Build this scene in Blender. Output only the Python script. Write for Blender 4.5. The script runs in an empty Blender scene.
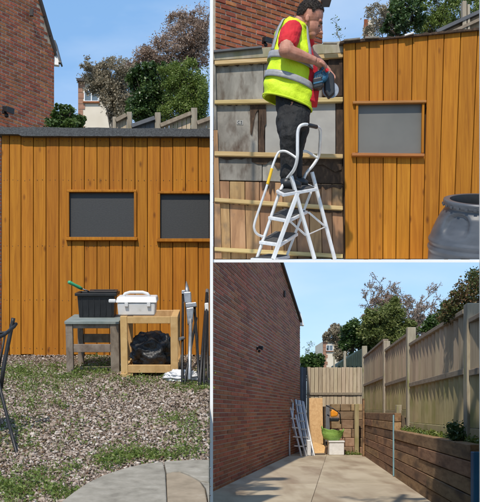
import bpy, bmesh, math, random
import numpy as np
from mathutils import Vector, Matrix, noise as mnoise

random.seed(7)
scene = bpy.context.scene
C = scene.collection

# ------------------------------------------------------------------ camera, sky, sun, exposure
F = 1000.0          # focal length in photograph pixels (480 wide)
CX, CY = 211.5, 412.0
EYE = 1.5
cam_d = bpy.data.cameras.new('camera')
cam = bpy.data.objects.new('camera', cam_d); C.objects.link(cam)
cam.location = (0, 0, EYE); cam.rotation_euler = (math.radians(90), 0, 0)
cam_d.sensor_fit = 'HORIZONTAL'; cam_d.sensor_width = 36.0
cam_d.lens = 36.0 * F / 480.0
cam_d.shift_x = (240 - CX) / 480.0
cam_d.shift_y = (CY - 251) / 480.0
cam_d.clip_start = 0.1; cam_d.clip_end = 3000
scene.camera = cam

SUN_EL = math.radians(50)
SUN_AZ = (-0.27, -0.963)          # horizontal direction towards the sun
world = bpy.data.worlds.new('World'); scene.world = world; world.use_nodes = True
nt = world.node_tree; nt.nodes.clear()
wo = nt.nodes.new('ShaderNodeOutputWorld'); bg = nt.nodes.new('ShaderNodeBackground')
sky = nt.nodes.new('ShaderNodeTexSky'); sky.sky_type = 'NISHITA'; sky.sun_disc = False
sky.sun_elevation = SUN_EL; sky.sun_rotation = math.atan2(SUN_AZ[0], SUN_AZ[1])
sky.air_density = 1.0; sky.dust_density = 0.15; sky.ozone_density = 3.0
bg.inputs['Strength'].default_value = 0.15
# faint thin cloud wisps over the whole sky
tc = nt.nodes.new('ShaderNodeTexCoord'); mp = nt.nodes.new('ShaderNodeMapping')
mp.inputs['Scale'].default_value = (2.2, 2.2, 7.0)
nz = nt.nodes.new('ShaderNodeTexNoise'); nz.inputs['Scale'].default_value = 1.6; nz.inputs['Detail'].default_value = 7
rp = nt.nodes.new('ShaderNodeValToRGB'); rp.color_ramp.elements[0].position = .42; rp.color_ramp.elements[1].position = .80
rp.color_ramp.elements[1].color = (.6, .6, .6, 1)
mx = nt.nodes.new('ShaderNodeMix'); mx.data_type = 'RGBA'
mx.inputs['B'].default_value = (4.3, 4.7, 5.2, 1)
nt.links.new(tc.outputs['Generated'], mp.inputs['Vector']); nt.links.new(mp.outputs['Vector'], nz.inputs['Vector'])
nt.links.new(nz.outputs['Fac'], rp.inputs['Fac']); nt.links.new(rp.outputs['Color'], mx.inputs['Factor'])
ev = nt.nodes.new('ShaderNodeMix'); ev.data_type = 'RGBA'; ev.inputs['Factor'].default_value = .68     # an even, clear spring blue
ev.inputs['B'].default_value = (1.15, 2.3, 4.0, 1)
nt.links.new(sky.outputs['Color'], ev.inputs['A']); nt.links.new(ev.outputs['Result'], mx.inputs['A']); nt.links.new(mx.outputs['Result'], bg.inputs['Color'])
nt.links.new(bg.outputs['Background'], wo.inputs['Surface'])

sun_d = bpy.data.lights.new('sun', 'SUN'); sun = bpy.data.objects.new('sun', sun_d); C.objects.link(sun)
sun_d.energy = 2.8; sun_d.angle = math.radians(1.0); sun_d.color = (1.0, .91, .78)
ldir = Vector((-SUN_AZ[0] * math.cos(SUN_EL), -SUN_AZ[1] * math.cos(SUN_EL), -math.sin(SUN_EL)))
sun.rotation_euler = ldir.to_track_quat('-Z', 'Y').to_euler()
sun.location = (-4, -12, 20)
scene.view_settings.view_transform = 'Standard'; scene.view_settings.look = 'None'
scene.view_settings.gamma = 1.0; scene.view_settings.use_curve_mapping = False
scene.view_settings.exposure = 0.5

# ------------------------------------------------------------------ helpers
def P(px, py, d):
    """world point that stands d metres into the scene"""
    return Vector(((px - CX) * d / F, d, EYE + (CY - py) * d / F))

class MB:
    def __init__(s, xf=None): s.v = []; s.f = []; s.xf = xf
    def add(s, vs, fs):
        n = len(s.v)
        for p in vs:
            p = Vector(p); s.v.append(s.xf @ p if s.xf else p)
        for f in fs: s.f.append([i + n for i in f])
        return s
    def box(s, x0, x1, y0, y1, z0, z1):
        return s.hexa([(x0,y0,z0),(x1,y0,z0),(x1,y0,z1),(x0,y0,z1)], [(x0,y1,z0),(x1,y1,z0),(x1,y1,z1),(x0,y1,z1)])
    def hexa(s, a, b):
        return s.add(list(a) + list(b), [(0,1,2,3),(7,6,5,4),(0,4,5,1),(1,5,6,2),(2,6,7,3),(3,7,4,0)])
    def plate(s, pts, off):
        n = len(pts); off = Vector(off); pts = [Vector(p) for p in pts]
        return s.add(pts + [p + off for p in pts], [list(range(n)), list(range(2*n-1, n-1, -1))] + [(i, i+n, (i+1) % n + n, (i+1) % n) for i in range(n)])
    def beam(s, p, q, w, t, up=(0, 0, 1)):
        p = Vector(p); q = Vector(q); d = (q - p).normalized(); up = Vector(up)
        sd = d.cross(up)
        if sd.length < 1e-4: sd = d.cross(Vector((0, 1, 0)))
        sd.normalize(); u = sd.cross(d); a = sd * w / 2; b = u * t / 2
        return s.hexa([p-a-b, p+a-b, p+a+b, p-a+b], [q-a-b, q+a-b, q+a+b, q-a+b])
    def tube(s, pts, r, n=8, cap=True):
        pts = [Vector(p) for p in pts]; m = len(pts)
        rs = r if isinstance(r, (list, tuple)) else [r] * m
        vs = []; nrm = None
        for i in range(m):
            t = (pts[min(i+1, m-1)] - pts[max(i-1, 0)])
            if t.length < 1e-9: t = Vector((0, 0, 1))
            t.normalize()
            if nrm is None:
                nrm = t.cross(Vector((0, 1, 0.13)))
                if nrm.length < 1e-3: nrm = t.cross(Vector((1, 0, 0)))
            nrm = nrm - t * nrm.dot(t)
            if nrm.length < 1e-6: nrm = t.orthogonal()
            nrm.normalize(); b = t.cross(nrm)
            for k in range(n):
                a = 2 * math.pi * k / n
                vs.append(pts[i] + (nrm * math.cos(a) + b * math.sin(a)) * rs[i])
        fs = [(i*n+k, i*n+(k+1) % n, (i+1)*n+(k+1) % n, (i+1)*n+k) for i in range(m-1) for k in range(n)]
        if cap: fs += [list(range(n-1, -1, -1)), [(m-1)*n + k for k in range(n)]]
        return s.add(vs, fs)
    def lathe(s, prof, n=48, closed=False):
        """profile (r, z) about local z"""
        vs = [(r*math.cos(2*math.pi*k/n), r*math.sin(2*math.pi*k/n), z) for r, z in prof for k in range(n)]
        m = len(prof)
        return s.add(vs, [(i*n+k, i*n+(k+1) % n, (i+1)*n+(k+1) % n, (i+1)*n+k) for i in range(m-1) for k in range(n)])
    def ball(s, c, r, nu=16, nv=10, noise=0, seed=0):
        c = Vector(c); r = Vector(r if hasattr(r, '__len__') else (r, r, r)); rr = random.Random(seed)
        vs = []; ph = [rr.uniform(0, 6.28) for _ in range(6)]
        for i in range(nv + 1):
            th = math.pi * i / nv
            for k in range(nu):
                a = 2*math.pi*k/nu
                d = Vector((math.sin(th)*math.cos(a), math.sin(th)*math.sin(a), math.cos(th)))
                g = 1 + noise * (math.sin(5*d.x+ph[0]) * math.sin(4*d.y+ph[1]) + .6*math.sin(9*d.z+ph[2]+4*d.x) * math.sin(8*d.y+ph[3]) + .35*math.sin(17*d.x+ph[4])*math.sin(15*d.z+ph[5]))
                vs.append(c + Vector((d.x*r.x, d.y*r.y, d.z*r.z)) * g)
        return s.add(vs, [(i*nu+k, (i+1)*nu+k, (i+1)*nu+(k+1) % nu, i*nu+(k+1) % nu) for i in range(nv) for k in range(nu)])
    def build(s, name, mat, parent=None, smooth=False, bevel=0, recalc=True, sub=0):
        org = ORG.get(parent.name, Vector((0,0,0))) if parent else Vector((0, 0, 0))
        me = bpy.data.meshes.new(name)
        me.from_pydata([p - org for p in s.v], [], s.f)
        if recalc:
            bm = bmesh.new(); bm.from_mesh(me); bmesh.ops.remove_doubles(bm, verts=bm.verts, dist=1e-6)
            bmesh.ops.recalc_face_normals(bm, faces=bm.faces); bm.to_mesh(me); bm.free()
        return link(name, me, mat, parent, smooth, bevel, org, sub)

ORG = {}
def link(name, me, mat, parent=None, smooth=False, bevel=0, org=Vector((0,0,0)), sub=0):
    o = bpy.data.objects.new(name, me); C.objects.link(o)
    if mat is not None and len(me.materials) == 0: me.materials.append(mat)
    if parent: o.parent = parent
    ORG[o.name] = org
    if smooth:
        me.polygons.foreach_set('use_smooth', [True] * len(me.polygons))
    if bevel:
        b = o.modifiers.new('bevel', 'BEVEL'); b.width = bevel; b.segments = 2; b.limit_method = 'ANGLE'
    if sub:
        b = o.modifiers.new('sub', 'SUBSURF'); b.levels = sub; b.render_levels = sub
    return o

def thing(name, label, cat, loc, group=None):
    o = bpy.data.objects.new(name, None); C.objects.link(o); o.location = loc
    o.empty_display_size = .1
    o['label'] = label; o['category'] = cat
    if group: o['group'] = group
    ORG[o.name] = Vector(loc)
    return o
def tag(o, label, cat, group=None, kind=None):
    o['label'] = label; o['category'] = cat
    if group: o['group'] = group
    if kind: o['kind'] = kind
    return o
def struct(o): o['kind'] = 'structure'; return o
def stuff(o): o['kind'] = 'stuff'; return o
def inst(name, me, parent, loc, rot=(0, 0, 0), scale=None):
    o = bpy.data.objects.new(name, me); C.objects.link(o); o.parent = parent
    o.location = Vector(loc) - ORG[parent.name]; o.rotation_euler = rot
    if scale: o.scale = scale
    return o

# ------------------------------------------------------------------ materials
def newmat(name):
    m = bpy.data.materials.new(name); m.use_nodes = True
    t = m.node_tree; b = t.nodes['Principled BSDF']
    return m, t, b
def lk(t, a, b): t.links.new(a, b)
def nd(t, kind, **kw):
    n = t.nodes.new(kind)
    for k, v in kw.items():
        if k in n.inputs: n.inputs[k].default_value = v
        else: setattr(n, k, v)
    return n
def ramp(t, cols):
    r = t.nodes.new('ShaderNodeValToRGB'); e = r.color_ramp.elements
    while len(e) < len(cols): e.new(.5)
    for i, (p, c) in enumerate(cols):
        e[i].position = p; e[i].color = (c[0], c[1], c[2], 1)
    return r
def coords(t, scale, rnd=37.0):
    tc = t.nodes.new('ShaderNodeTexCoord'); oi = t.nodes.new('ShaderNodeObjectInfo')
    ml = nd(t, 'ShaderNodeMath', operation='MULTIPLY'); ml.inputs[1].default_value = rnd
    lk(t, oi.outputs['Random'], ml.inputs[0])
    ad = nd(t, 'ShaderNodeVectorMath', operation='ADD')
    lk(t, tc.outputs['Object'], ad.inputs[0]); lk(t, ml.outputs[0], ad.inputs[1])
    mp = t.nodes.new('ShaderNodeMapping'); mp.inputs['Scale'].default_value = scale
    lk(t, ad.outputs[0], mp.inputs['Vector'])
    return mp.outputs['Vector'], oi.outputs['Random'], ad.outputs[0]
def vary(t, col, rnd, lo, hi, hue=0.0):
    h = t.nodes.new('ShaderNodeHueSaturation')
    mr = t.nodes.new('ShaderNodeMapRange'); mr.inputs['To Min'].default_value = lo; mr.inputs['To Max'].default_value = hi
    lk(t, rnd, mr.inputs['Value']); lk(t, mr.outputs['Result'], h.inputs['Value'])
    if hue:
        m2 = t.nodes.new('ShaderNodeMath'); m2.operation = 'MULTIPLY'; m2.inputs[1].default_value = 7.31
        fr = t.nodes.new('ShaderNodeMath'); fr.operation = 'FRACT'
        m3 = t.nodes.new('ShaderNodeMapRange'); m3.inputs['To Min'].default_value = .5 - hue; m3.inputs['To Max'].default_value = .5 + hue
        lk(t, rnd, m2.inputs[0]); lk(t, m2.outputs[0], fr.inputs[0]); lk(t, fr.outputs[0], m3.inputs['Value']); lk(t, m3.outputs['Result'], h.inputs['Hue'])
    lk(t, col, h.inputs['Color']); return h.outputs['Color']
def bump(t, b, h, strength, dist=.004):
    n = t.nodes.new('ShaderNodeBump'); n.inputs['Strength'].default_value = strength; n.inputs['Distance'].default_value = dist
    lk(t, h, n.inputs['Height']); lk(t, n.outputs['Normal'], b.inputs['Normal'])

def wood(name, cols, scale, rough=.6, lo=.85, hi=1.15, hue=.006, knots=.0, bmp=.35, kscale=None, kcol=(.05, .02, .008), stain=None):
    """grainy timber; scale small along the grain"""
    m, t, b = newmat(name)
    vec, rnd, raw = coords(t, scale)
    n = nd(t, 'ShaderNodeTexNoise', Scale=1.0, Detail=7.0, Roughness=.62, Distortion=.6); lk(t, vec, n.inputs['Vector'])
    r = ramp(t, cols); lk(t, n.outputs['Fac'], r.inputs['Fac'])
    col = r.outputs['Color']
    if knots:
        mp = t.nodes.new('ShaderNodeMapping'); mp.inputs['Scale'].default_value = kscale or tuple(x * .25 for x in scale)
        lk(t, raw, mp.inputs['Vector'])
        v = nd(t, 'ShaderNodeTexVoronoi', Scale=1.0); lk(t, mp.outputs['Vector'], v.inputs['Vector'])
        kr = ramp(t, [(0, (1, 1, 1)), (knots, (.55, .55, .55)), (knots * 1.9, (0, 0, 0))]); lk(t, v.outputs['Distance'], kr.inputs['Fac'])
        mx = t.nodes.new('ShaderNodeMix'); mx.data_type = 'RGBA'; mx.inputs['B'].default_value = (*kcol, 1)
        lk(t, kr.outputs['Color'], mx.inputs['Factor']); lk(t, col, mx.inputs['A']); col = mx.outputs['Result']
    if stain:
        sc, scol, p0, p1 = stain
        mp = t.nodes.new('ShaderNodeMapping'); mp.inputs['Scale'].default_value = sc; lk(t, raw, mp.inputs['Vector'])
        n2 = nd(t, 'ShaderNodeTexNoise', Scale=1.0, Detail=5.0); lk(t, mp.outputs['Vector'], n2.inputs['Vector'])
        sr = ramp(t, [(p0, (0, 0, 0)), (p1, (1, 1, 1))]); lk(t, n2.outputs['Fac'], sr.inputs['Fac'])
        mx = t.nodes.new('ShaderNodeMix'); mx.data_type = 'RGBA'; mx.inputs['B'].default_value = (*scol, 1)
        lk(t, sr.outputs['Color'], mx.inputs['Factor']); lk(t, col, mx.inputs['A']); col = mx.outputs['Result']
    lk(t, vary(t, col, rnd, lo, hi, hue), b.inputs['Base Color'])
    b.inputs['Roughness'].default_value = rough
    bump(t, b, n.outputs['Fac'], bmp)
    return m
def plain(name, cols, scale=(8, 8, 8), rough=.6, metal=0.0, bmp=.15, lo=1.0, hi=1.0, hue=0, detail=6.0, dist=.004, spec=None):
    m, t, b = newmat(name)
    vec, rnd, raw = coords(t, scale)
    n = nd(t, 'ShaderNodeTexNoise', Scale=1.0, Detail=detail, Roughness=.6); lk(t, vec, n.inputs['Vector'])
    r = ramp(t, cols); lk(t, n.outputs['Fac'], r.inputs['Fac'])
    lk(t, vary(t, r.outputs['Color'], rnd, lo, hi, hue), b.inputs['Base Color'])
    b.inputs['Roughness'].default_value = rough; b.inputs['Metallic'].default_value = metal
    if spec is not None: b.inputs['Specular IOR Level'].default_value = spec
    bump(t, b, n.outputs['Fac'], bmp, dist)
    return m
def leafmat(name, cols, trans=.3, rough=.55):
    """colour from a per-leaf random attribute"""
    m, t, b = newmat(name)
    at = t.nodes.new('ShaderNodeAttribute'); at.attribute_name = 'rnd'
    r = ramp(t, cols); lk(t, at.outputs['Fac'], r.inputs['Fac'])
    lk(t, r.outputs['Color'], b.inputs['Base Color']); b.inputs['Roughness'].default_value = rough
    tr = t.nodes.new('ShaderNodeBsdfTranslucent'); lk(t, r.outputs['Color'], tr.inputs['Color'])
    ms = t.nodes.new('ShaderNodeMixShader'); ms.inputs['Fac'].default_value = trans
    lk(t, b.outputs['BSDF'], ms.inputs[1]); lk(t, tr.outputs['BSDF'], ms.inputs[2])
    lk(t, ms.outputs['Shader'], t.nodes['Material Output'].inputs['Surface'])
    return m

M = {}
M['orange'] = wood('stained_planks', [(.2, (.215, .070, .006)), (.5, (.38, .143, .011)), (.8, (.485, .205, .019))], (48, 30, 1.8), .6, .91, 1.09, .003, knots=.075, kscale=(8, 8, 3.4), kcol=(.12, .036, .005), stain=((9, 9, 1.2), (.27, .09, .006), .58, .85))
M['orange'].node_tree.nodes['Principled BSDF'].inputs['Specular IOR Level'].default_value = .18
M['orange_dark'] = wood('stained_trim', [(.3, (.24, .085, .014)), (.7, (.36, .14, .025))], (4, 30, 40), .55)
M['gap'] = plain('shadow_board', [(.3, (.03, .014, .006)), (.7, (.06, .028, .01))], rough=.9)
M['mesh_dark'] = plain('dark_mesh_screen', [(.35, (.022, .023, .024)), (.65, (.032, .033, .033))], (60, 60, 110), .5, bmp=.15)
M['mesh_grey'] = plain('grey_mesh_screen', [(.35, (.115, .115, .105)), (.65, (.15, .148, .135))], (2, 2, 2), .4, bmp=.0)
M['felt'] = plain('mineral_felt', [(.3, (.035, .037, .04)), (.6, (.085, .09, .095)), (.8, (.16, .165, .17))], (90, 90, 90), .9, bmp=.6)
M['brick'] = plain('red_brick', [(.25, (.20, .056, .024)), (.5, (.35, .102, .040)), (.8, (.45, .165, .072))], (9, 9, 14), .85, lo=.6, hi=1.22, hue=.012, bmp=.6)
M['mortar'] = plain('mortar', [(.3, (.36, .29, .22)), (.7, (.50, .42, .33))], (20, 20, 20), .95, bmp=.5)
M['white'] = plain('white_paint', [(.3, (.78, .78, .77)), (.7, (.84, .84, .83))], (6, 6, 6), .4, bmp=.05)
M['white_pl'] = plain('white_plastic', [(.22, (.40, .38, .34)), (.38, (.64, .64, .63)), (.7, (.76, .76, .76))], (9, 9, 14), .38, bmp=.05)
M['black_pl'] = plain('black_plastic', [(.3, (.012, .013, .016)), (.7, (.022, .024, .027))], (20, 20, 20), .42, bmp=.08)
M['black_metal'] = plain('black_metal', [(.3, (.012, .012, .013)), (.7, (.03, .028, .027))], (30, 30, 30), .45, .3)
M['bag'] = plain('bin_bag', [(.3, (.012, .013, .015)), (.7, (.026, .027, .03))], (9, 9, 9), .33, bmp=1.0, dist=.03)
M['white_bag'] = plain('white_sheet', [(.3, (.62, .62, .63)), (.7, (.78, .78, .79))], (8, 8, 8), .5, bmp=.5, dist=.015)
M['alu'] = plain('aluminium', [(.3, (.60, .60, .60)), (.7, (.78, .78, .77))], (20, 20, 20), .42, .18, bmp=.05)
M['steel'] = plain('grey_steel', [(.3, (.25, .26, .28)), (.7, (.42, .43, .45))], (25, 25, 25), .4, .6, bmp=.1)
M['tread'] = plain('rubber_tread', [(.3, (.035, .034, .034)), (.7, (.08, .077, .074))], (60, 60, 60), .85, bmp=.5)
M['grey_wood'] = wood('weathered_timber', [(.25, (.115, .085, .062)), (.5, (.22, .175, .135)), (.75, (.33, .28, .225))], (14, 40, 6), .8, .85, 1.15, .01, bmp=.6)
M['grey_top'] = plain('painted_top', [(.3, (.16, .195, .185)), (.7, (.27, .30, .285))], (10, 20, 10), .7, bmp=.3)
M['raw_wood'] = wood('new_softwood', [(.25, (.42, .235, .085)), (.5, (.56, .345, .145)), (.75, (.66, .44, .21))], (14, 40, 5), .6, .92, 1.08, .006, knots=.05, kscale=(5, 5, 4), kcol=(.2, .085, .03))
M['batten'] = wood('pine_batten', [(.25, (.36, .24, .095)), (.5, (.50, .36, .155)), (.75, (.60, .46, .24))], (4, 40, 40), .7, .88, 1.1, .008, knots=.05, kscale=(4, 8, 8), kcol=(.18, .09, .03))
M['sheath'] = wood('grey_sheathing', [(.2, (.10, .09, .075)), (.45, (.20, .185, .16)), (.65, (.30, .28, .245)), (.85, (.42, .395, .355))], (7, 7, 4), .85, .85, 1.12, .006, bmp=.6, stain=((14, 5, 6), (.07, .045, .03), .5, .72))
M['brown_board'] = wood('brown_board', [(.22, (.16, .082, .037)), (.5, (.34, .195, .088)), (.8, (.46, .29, .15))], (22, 20, 2.5), .75, .7, 1.15, .012, knots=.05, kscale=(6, 6, 3), bmp=.5, stain=((7, 7, 5), (.12, .085, .06), .55, .75))
M['rot'] = wood('rot_and_dark_gap', [(.25, (.018, .012, .009)), (.55, (.06, .036, .022)), (.8, (.16, .10, .06))], (30, 20, 12), .95, bmp=1.0)
M['light_board'] = plain('grey_board', [(.3, (.27, .262, .245)), (.7, (.37, .36, .335))], (4, 4, 5), .6, bmp=.1)
M['fence'] = wood('fence_boards', [(.2, (.27, .20, .125)), (.5, (.45, .36, .245)), (.8, (.57, .475, .345))], (26, 26, 1.6), .8, .82, 1.12, .01, knots=.04, kscale=(8, 3, 2.2), kcol=(.14, .07, .03), bmp=.5)
M['fence_low'] = wood('mossy_fence_boards', [(.2, (.24, .195, .10)), (.5, (.41, .345, .18)), (.8, (.51, .445, .27))], (26, 26, 1.6), .85, .85, 1.1, .012, bmp=.5, stain=((2.5, 1.2, 2.2), (.27, .26, .085), .48, .74))
M['fence_rail'] = wood('fence_rail', [(.2, (.15, .115, .08)), (.5, (.25, .2, .145)), (.8, (.35, .29, .22))], (20, 3, 20), .85, .9, 1.1, .01, bmp=.5)
M['fence_post'] = wood('fence_post', [(.2, (.20, .165, .12)), (.5, (.32, .28, .21)), (.8, (.42, .38, .29))], (16, 16, 3), .85, .85, 1.1, .01, bmp=.6, stain=((5, 5, 2), (.2, .2, .07), .55, .75))
M['sleeper'] = wood('brown_sleeper', [(.2, (.12, .062, .028)), (.45, (.26, .145, .07)), (.7, (.38, .235, .125)), (.88, (.48, .33, .19))], (18, 1.2, 14), .85, .75, 1.2, .012, knots=.045, kscale=(4, 1, 5), bmp=.8, stain=((3, .5, 4), (.085, .045, .024), .5, .72))
M['concrete'] = wood('yard_concrete', [(.25, (.36, .295, .205)), (.5, (.47, .395, .285)), (.75, (.55, .48, .365))], (1.1, .5, 1), .85, .94, 1.05, .004, bmp=.2, stain=((1.7, .25, 1), (.28, .205, .135), .48, .72))
M['joint'] = plain('joint_dirt', [(.3, (.16, .12, .08)), (.7, (.24, .185, .13))], (20, 20, 20), .95)
M['soil'] = plain('soil', [(.3, (.055, .037, .022)), (.5, (.11, .078, .048)), (.75, (.19, .145, .10))], (9, 9, 9), .95, bmp=.8, dist=.02)
M['earth'] = plain('earth', [(.3, (.10, .09, .045)), (.7, (.16, .145, .08))], (1, 1, 1), .95)
M['quoin'] = plain('pale_quoin', [(.3, (.26, .13, .08)), (.7, (.38, .21, .14))], (6, 6, 6), .9)
M['paving'] = plain('paving_stone', [(.25, (.15, .13, .10)), (.45, (.23, .205, .16)), (.6, (.28, .25, .20)), (.8, (.37, .34, .28))], (11, 11, 11), .9, lo=.92, hi=1.08, bmp=.8, detail=10.0)
M['paving_tan'] = plain('tan_paving', [(.25, (.20, .155, .10)), (.6, (.30, .235, .16)), (.8, (.37, .31, .23))], (12, 12, 12), .9, detail=10.0, bmp=.5)
M['render'] = plain('render_wall', [(.3, (.60, .53, .42)), (.7, (.70, .63, .52))], (1, 1, 1), .9)
M['glass'] = plain('window_glass', [(.3, (.10, .14, .17)), (.7, (.16, .20, .23))], (3, 3, 3), .12)
M['tile'] = plain('roof_tile', [(.3, (.035, .03, .03)), (.7, (.075, .065, .06))], (3, 3, 3), .85)
M['bark'] = plain('bark', [(.3, (.06, .045, .032)), (.7, (.14, .11, .08))], (20, 20, 8), .95, bmp=.8)
M['bark_grey'] = plain('grey_bark', [(.3, (.15, .125, .10)), (.7, (.26, .22, .18))], (20, 20, 8), .95, bmp=.8)
M['skin'] = plain('skin', [(.3, (.36, .145, .09)), (.55, (.47, .215, .145)), (.75, (.55, .28, .20))], (26, 26, 26), .6, bmp=.35)
M['lip'] = plain('lips', [(.3, (.30, .09, .07)), (.7, (.38, .13, .10))], (20, 20, 20), .5)
M['hair'] = plain('dark_hair', [(.3, (.016, .011, .008)), (.7, (.045, .03, .021))], (60, 60, 160), .6, bmp=1.0, dist=.01)
M['red'] = plain('red_cotton', [(.3, (.50, .008, .016)), (.7, (.62, .014, .026))], (14, 14, 14), .8, bmp=.5, dist=.02)
M['hiviz'] = plain('hi_vis_yellow', [(.3, (.60, .80, .012)), (.7, (.70, .90, .02))], (11, 11, 8), .65, bmp=.7, dist=.025)
M['hem'] = plain('hem_binding', [(.3, (.48, .62, .012)), (.7, (.56, .70, .02))], (20, 20, 20), .7)
M['reflect'] = plain('reflective_tape', [(.3, (.27, .27, .28)), (.7, (.37, .37, .38))], (40, 40, 40), .4, bmp=.3)
M['trouser'] = plain('black_workwear', [(.3, (.007, .007, .008)), (.7, (.02, .02, .021))], (18, 18, 8), .8, bmp=1.0, dist=.03)
M['blue_tool'] = plain('blue_tool', [(.3, (.02, .10, .19)), (.7, (.03, .15, .27))], (20, 20, 20), .4)
M['yellow'] = plain('yellow_grip', [(.3, (.80, .46, .012)), (.7, (.86, .54, .02))], (20, 20, 20), .5)
M['green_pl'] = plain('green_handle', [(.3, (.04, .33, .15)), (.7, (.07, .42, .21))], (20, 20, 20), .45)
M['green_bag'] = plain('green_bag', [(.3, (.16, .32, .05)), (.7, (.30, .48, .11))], (5, 5, 5), .5, bmp=.9, dist=.06)
M['barrel'] = plain('grey_barrel', [(.3, (.052, .060, .074)), (.7, (.088, .099, .118))], (5, 5, 12), .36, bmp=.15)
M['blue_paint'] = plain('blue_paint', [(.3, (.02, .14, .30)), (.7, (.04, .21, .40))], (6, 6, 3), .5)
M['blue_faded'] = plain('faded_blue', [(.3, (.12, .27, .33)), (.7, (.24, .40, .45))], (8, 8, 3), .7)
M['orange_pl'] = plain('orange_plastic', [(.3, (.75, .26, .01)), (.7, (.82, .33, .02))], (8, 8, 8), .5)
M['dark_grey'] = plain('dark_grey_paint', [(.3, (.065, .07, .08)), (.7, (.11, .115, .125))], (6, 6, 3), .6)
M['green_roof'] = plain('dark_green_cladding', [(.3, (.012, .028, .022)), (.7, (.028, .05, .038))], (3, 3, 3), .7)
M['block'] = wood('stone_block', [(.25, (.17, .105, .06)), (.5, (.30, .20, .115)), (.8, (.42, .31, .2))], (3, 3, 6), .9, .6, 1.3, .02, bmp=.8)

M['gravel'] = leafmat('gravel_stones', [(0, (.12, .082, .058)), (.2, (.195, .138, .10)), (.42, (.285, .212, .162)), (.6, (.355, .28, .222)), (.76, (.43, .355, .295)), (.92, (.54, .475, .41)), (1, (.66, .60, .54))], 0.0, .8)
M['leaf'] = leafmat('green_leaf', [(0, (.025, .06, .012)), (.5, (.065, .125, .024)), (1, (.13, .20, .045))])
M['leaf_dark'] = leafmat('dark_leaf', [(0, (.020, .050, .012)), (.5, (.052, .10, .024)), (1, (.11, .17, .045))], .2, .4)
M['leaf_bright'] = leafmat('bright_leaf', [(0, (.08, .13, .022)), (.5, (.16, .225, .04)), (1, (.26, .32, .08))])
M['leaf_olive'] = leafmat('olive_leaf', [(0, (.075, .105, .022)), (.5, (.16, .195, .048)), (1, (.26, .275, .10))])
M['blossom'] = leafmat('blossom_bud', [(0, (.16, .095, .06)), (.45, (.31, .21, .15)), (.75, (.46, .36, .29)), (1, (.60, .50, .44))])
M['bud_grey'] = leafmat('pale_bud', [(0, (.18, .145, .09)), (.5, (.34, .29, .20)), (1, (.48, .43, .32))])
M['ivy'] = leafmat('ivy_leaf', [(0, (.03, .05, .012)), (.5, (.085, .105, .025)), (.72, (.17, .10, .045)), (1, (.28, .14, .07))])
M['litter'] = leafmat('dead_leaf', [(0, (.06, .03, .016)), (.5, (.15, .08, .04)), (.8, (.25, .16, .08)), (1, (.16, .17, .05))], .1, .8)
M['weed'] = leafmat('weed_leaf', [(0, (.065, .105, .018)), (.5, (.14, .20, .034)), (1, (.25, .29, .075))])

# ------------------------------------------------------------------ vegetation makers
def leaf_mesh(name, pts, sizes, mat, parent=None, seed=0, rnds=None, up=0.0, aspect=.55):
    rg = np.random.default_rng(seed); n = len(pts); pts = np.asarray(pts, float)
    a = rg.normal(size=(n, 3)); a[:, 2] *= .7; a[:, 2] += up * 3; a /= np.linalg.norm(a, axis=1)[:, None] + 1e-9
    b = rg.normal(size=(n, 3)); b[:, 2] += 0; b -= a * (a * b).sum(1)[:, None]; b /= np.linalg.norm(b, axis=1)[:, None] + 1e-9
    s = np.asarray(sizes, float).reshape(-1, 1) * np.ones((n, 1))
    nrm = np.cross(a, b)
    v = np.empty((n, 4, 3)); v[:, 0] = pts - a * s; v[:, 1] = pts + b * s * aspect + nrm * s * .18; v[:, 2] = pts + a * s; v[:, 3] = pts - b * s * aspect + nrm * s * .18
    org = np.array(ORG.get(parent.name, Vector((0, 0, 0))) if parent else (0, 0, 0))
    v = (v - org).reshape(-1, 3)
    me = bpy.data.meshes.new(name); me.vertices.add(n * 4); me.vertices.foreach_set('co', v.ravel())
    me.loops.add(n * 4); me.loops.foreach_set('vertex_index', np.arange(n * 4, dtype=np.int32))
    me.polygons.add(n); me.polygons.foreach_set('loop_start', np.arange(0, n * 4, 4, dtype=np.int32)); me.polygons.foreach_set('loop_total', np.full(n, 4, np.int32))
    me.update(calc_edges=True)
    at = me.attributes.new('rnd', 'FLOAT', 'FACE'); at.data.foreach_set('value', (rg.random(n) if rnds is None else np.clip(rnds, 0, 1)).astype(np.float32))
    return link(name, me, mat, parent, org=Vector(org))
def clump_points(rg, c, r, n, clumps, spread=.28):
    """leaf positions gathered in clumps through an ellipsoid"""
    c = np.array(c); r = np.array(r)
    d = rg.normal(size=(clumps, 3)); d /= np.linalg.norm(d, axis=1)[:, None]
    rad = rg.random(clumps) ** .42
    cc = d * rad[:, None]
    w = rg.random(clumps) ** 1.5 + .15; w /= w.sum()
    idx = rg.choice(clumps, n, p=w)
    sp = spread * (.5 + rg.random(clumps))
    p = cc[idx] + rg.normal(size=(n, 3)) * sp[idx][:, None] * .6
    ln = np.linalg.norm(p, axis=1); far = ln > 1.35; p[far] *= ((.8 + .5 * rg.random(far.sum())) / ln[far])[:, None]
    tone = rg.random(clumps)
    return c + p * r, np.clip(tone[idx] * .55 + rg.random(n) * .45, 0, 1), c + np.clip(cc, -1, 1) * r
XMAX = [1e9]; RMIN = [.002]
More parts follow.
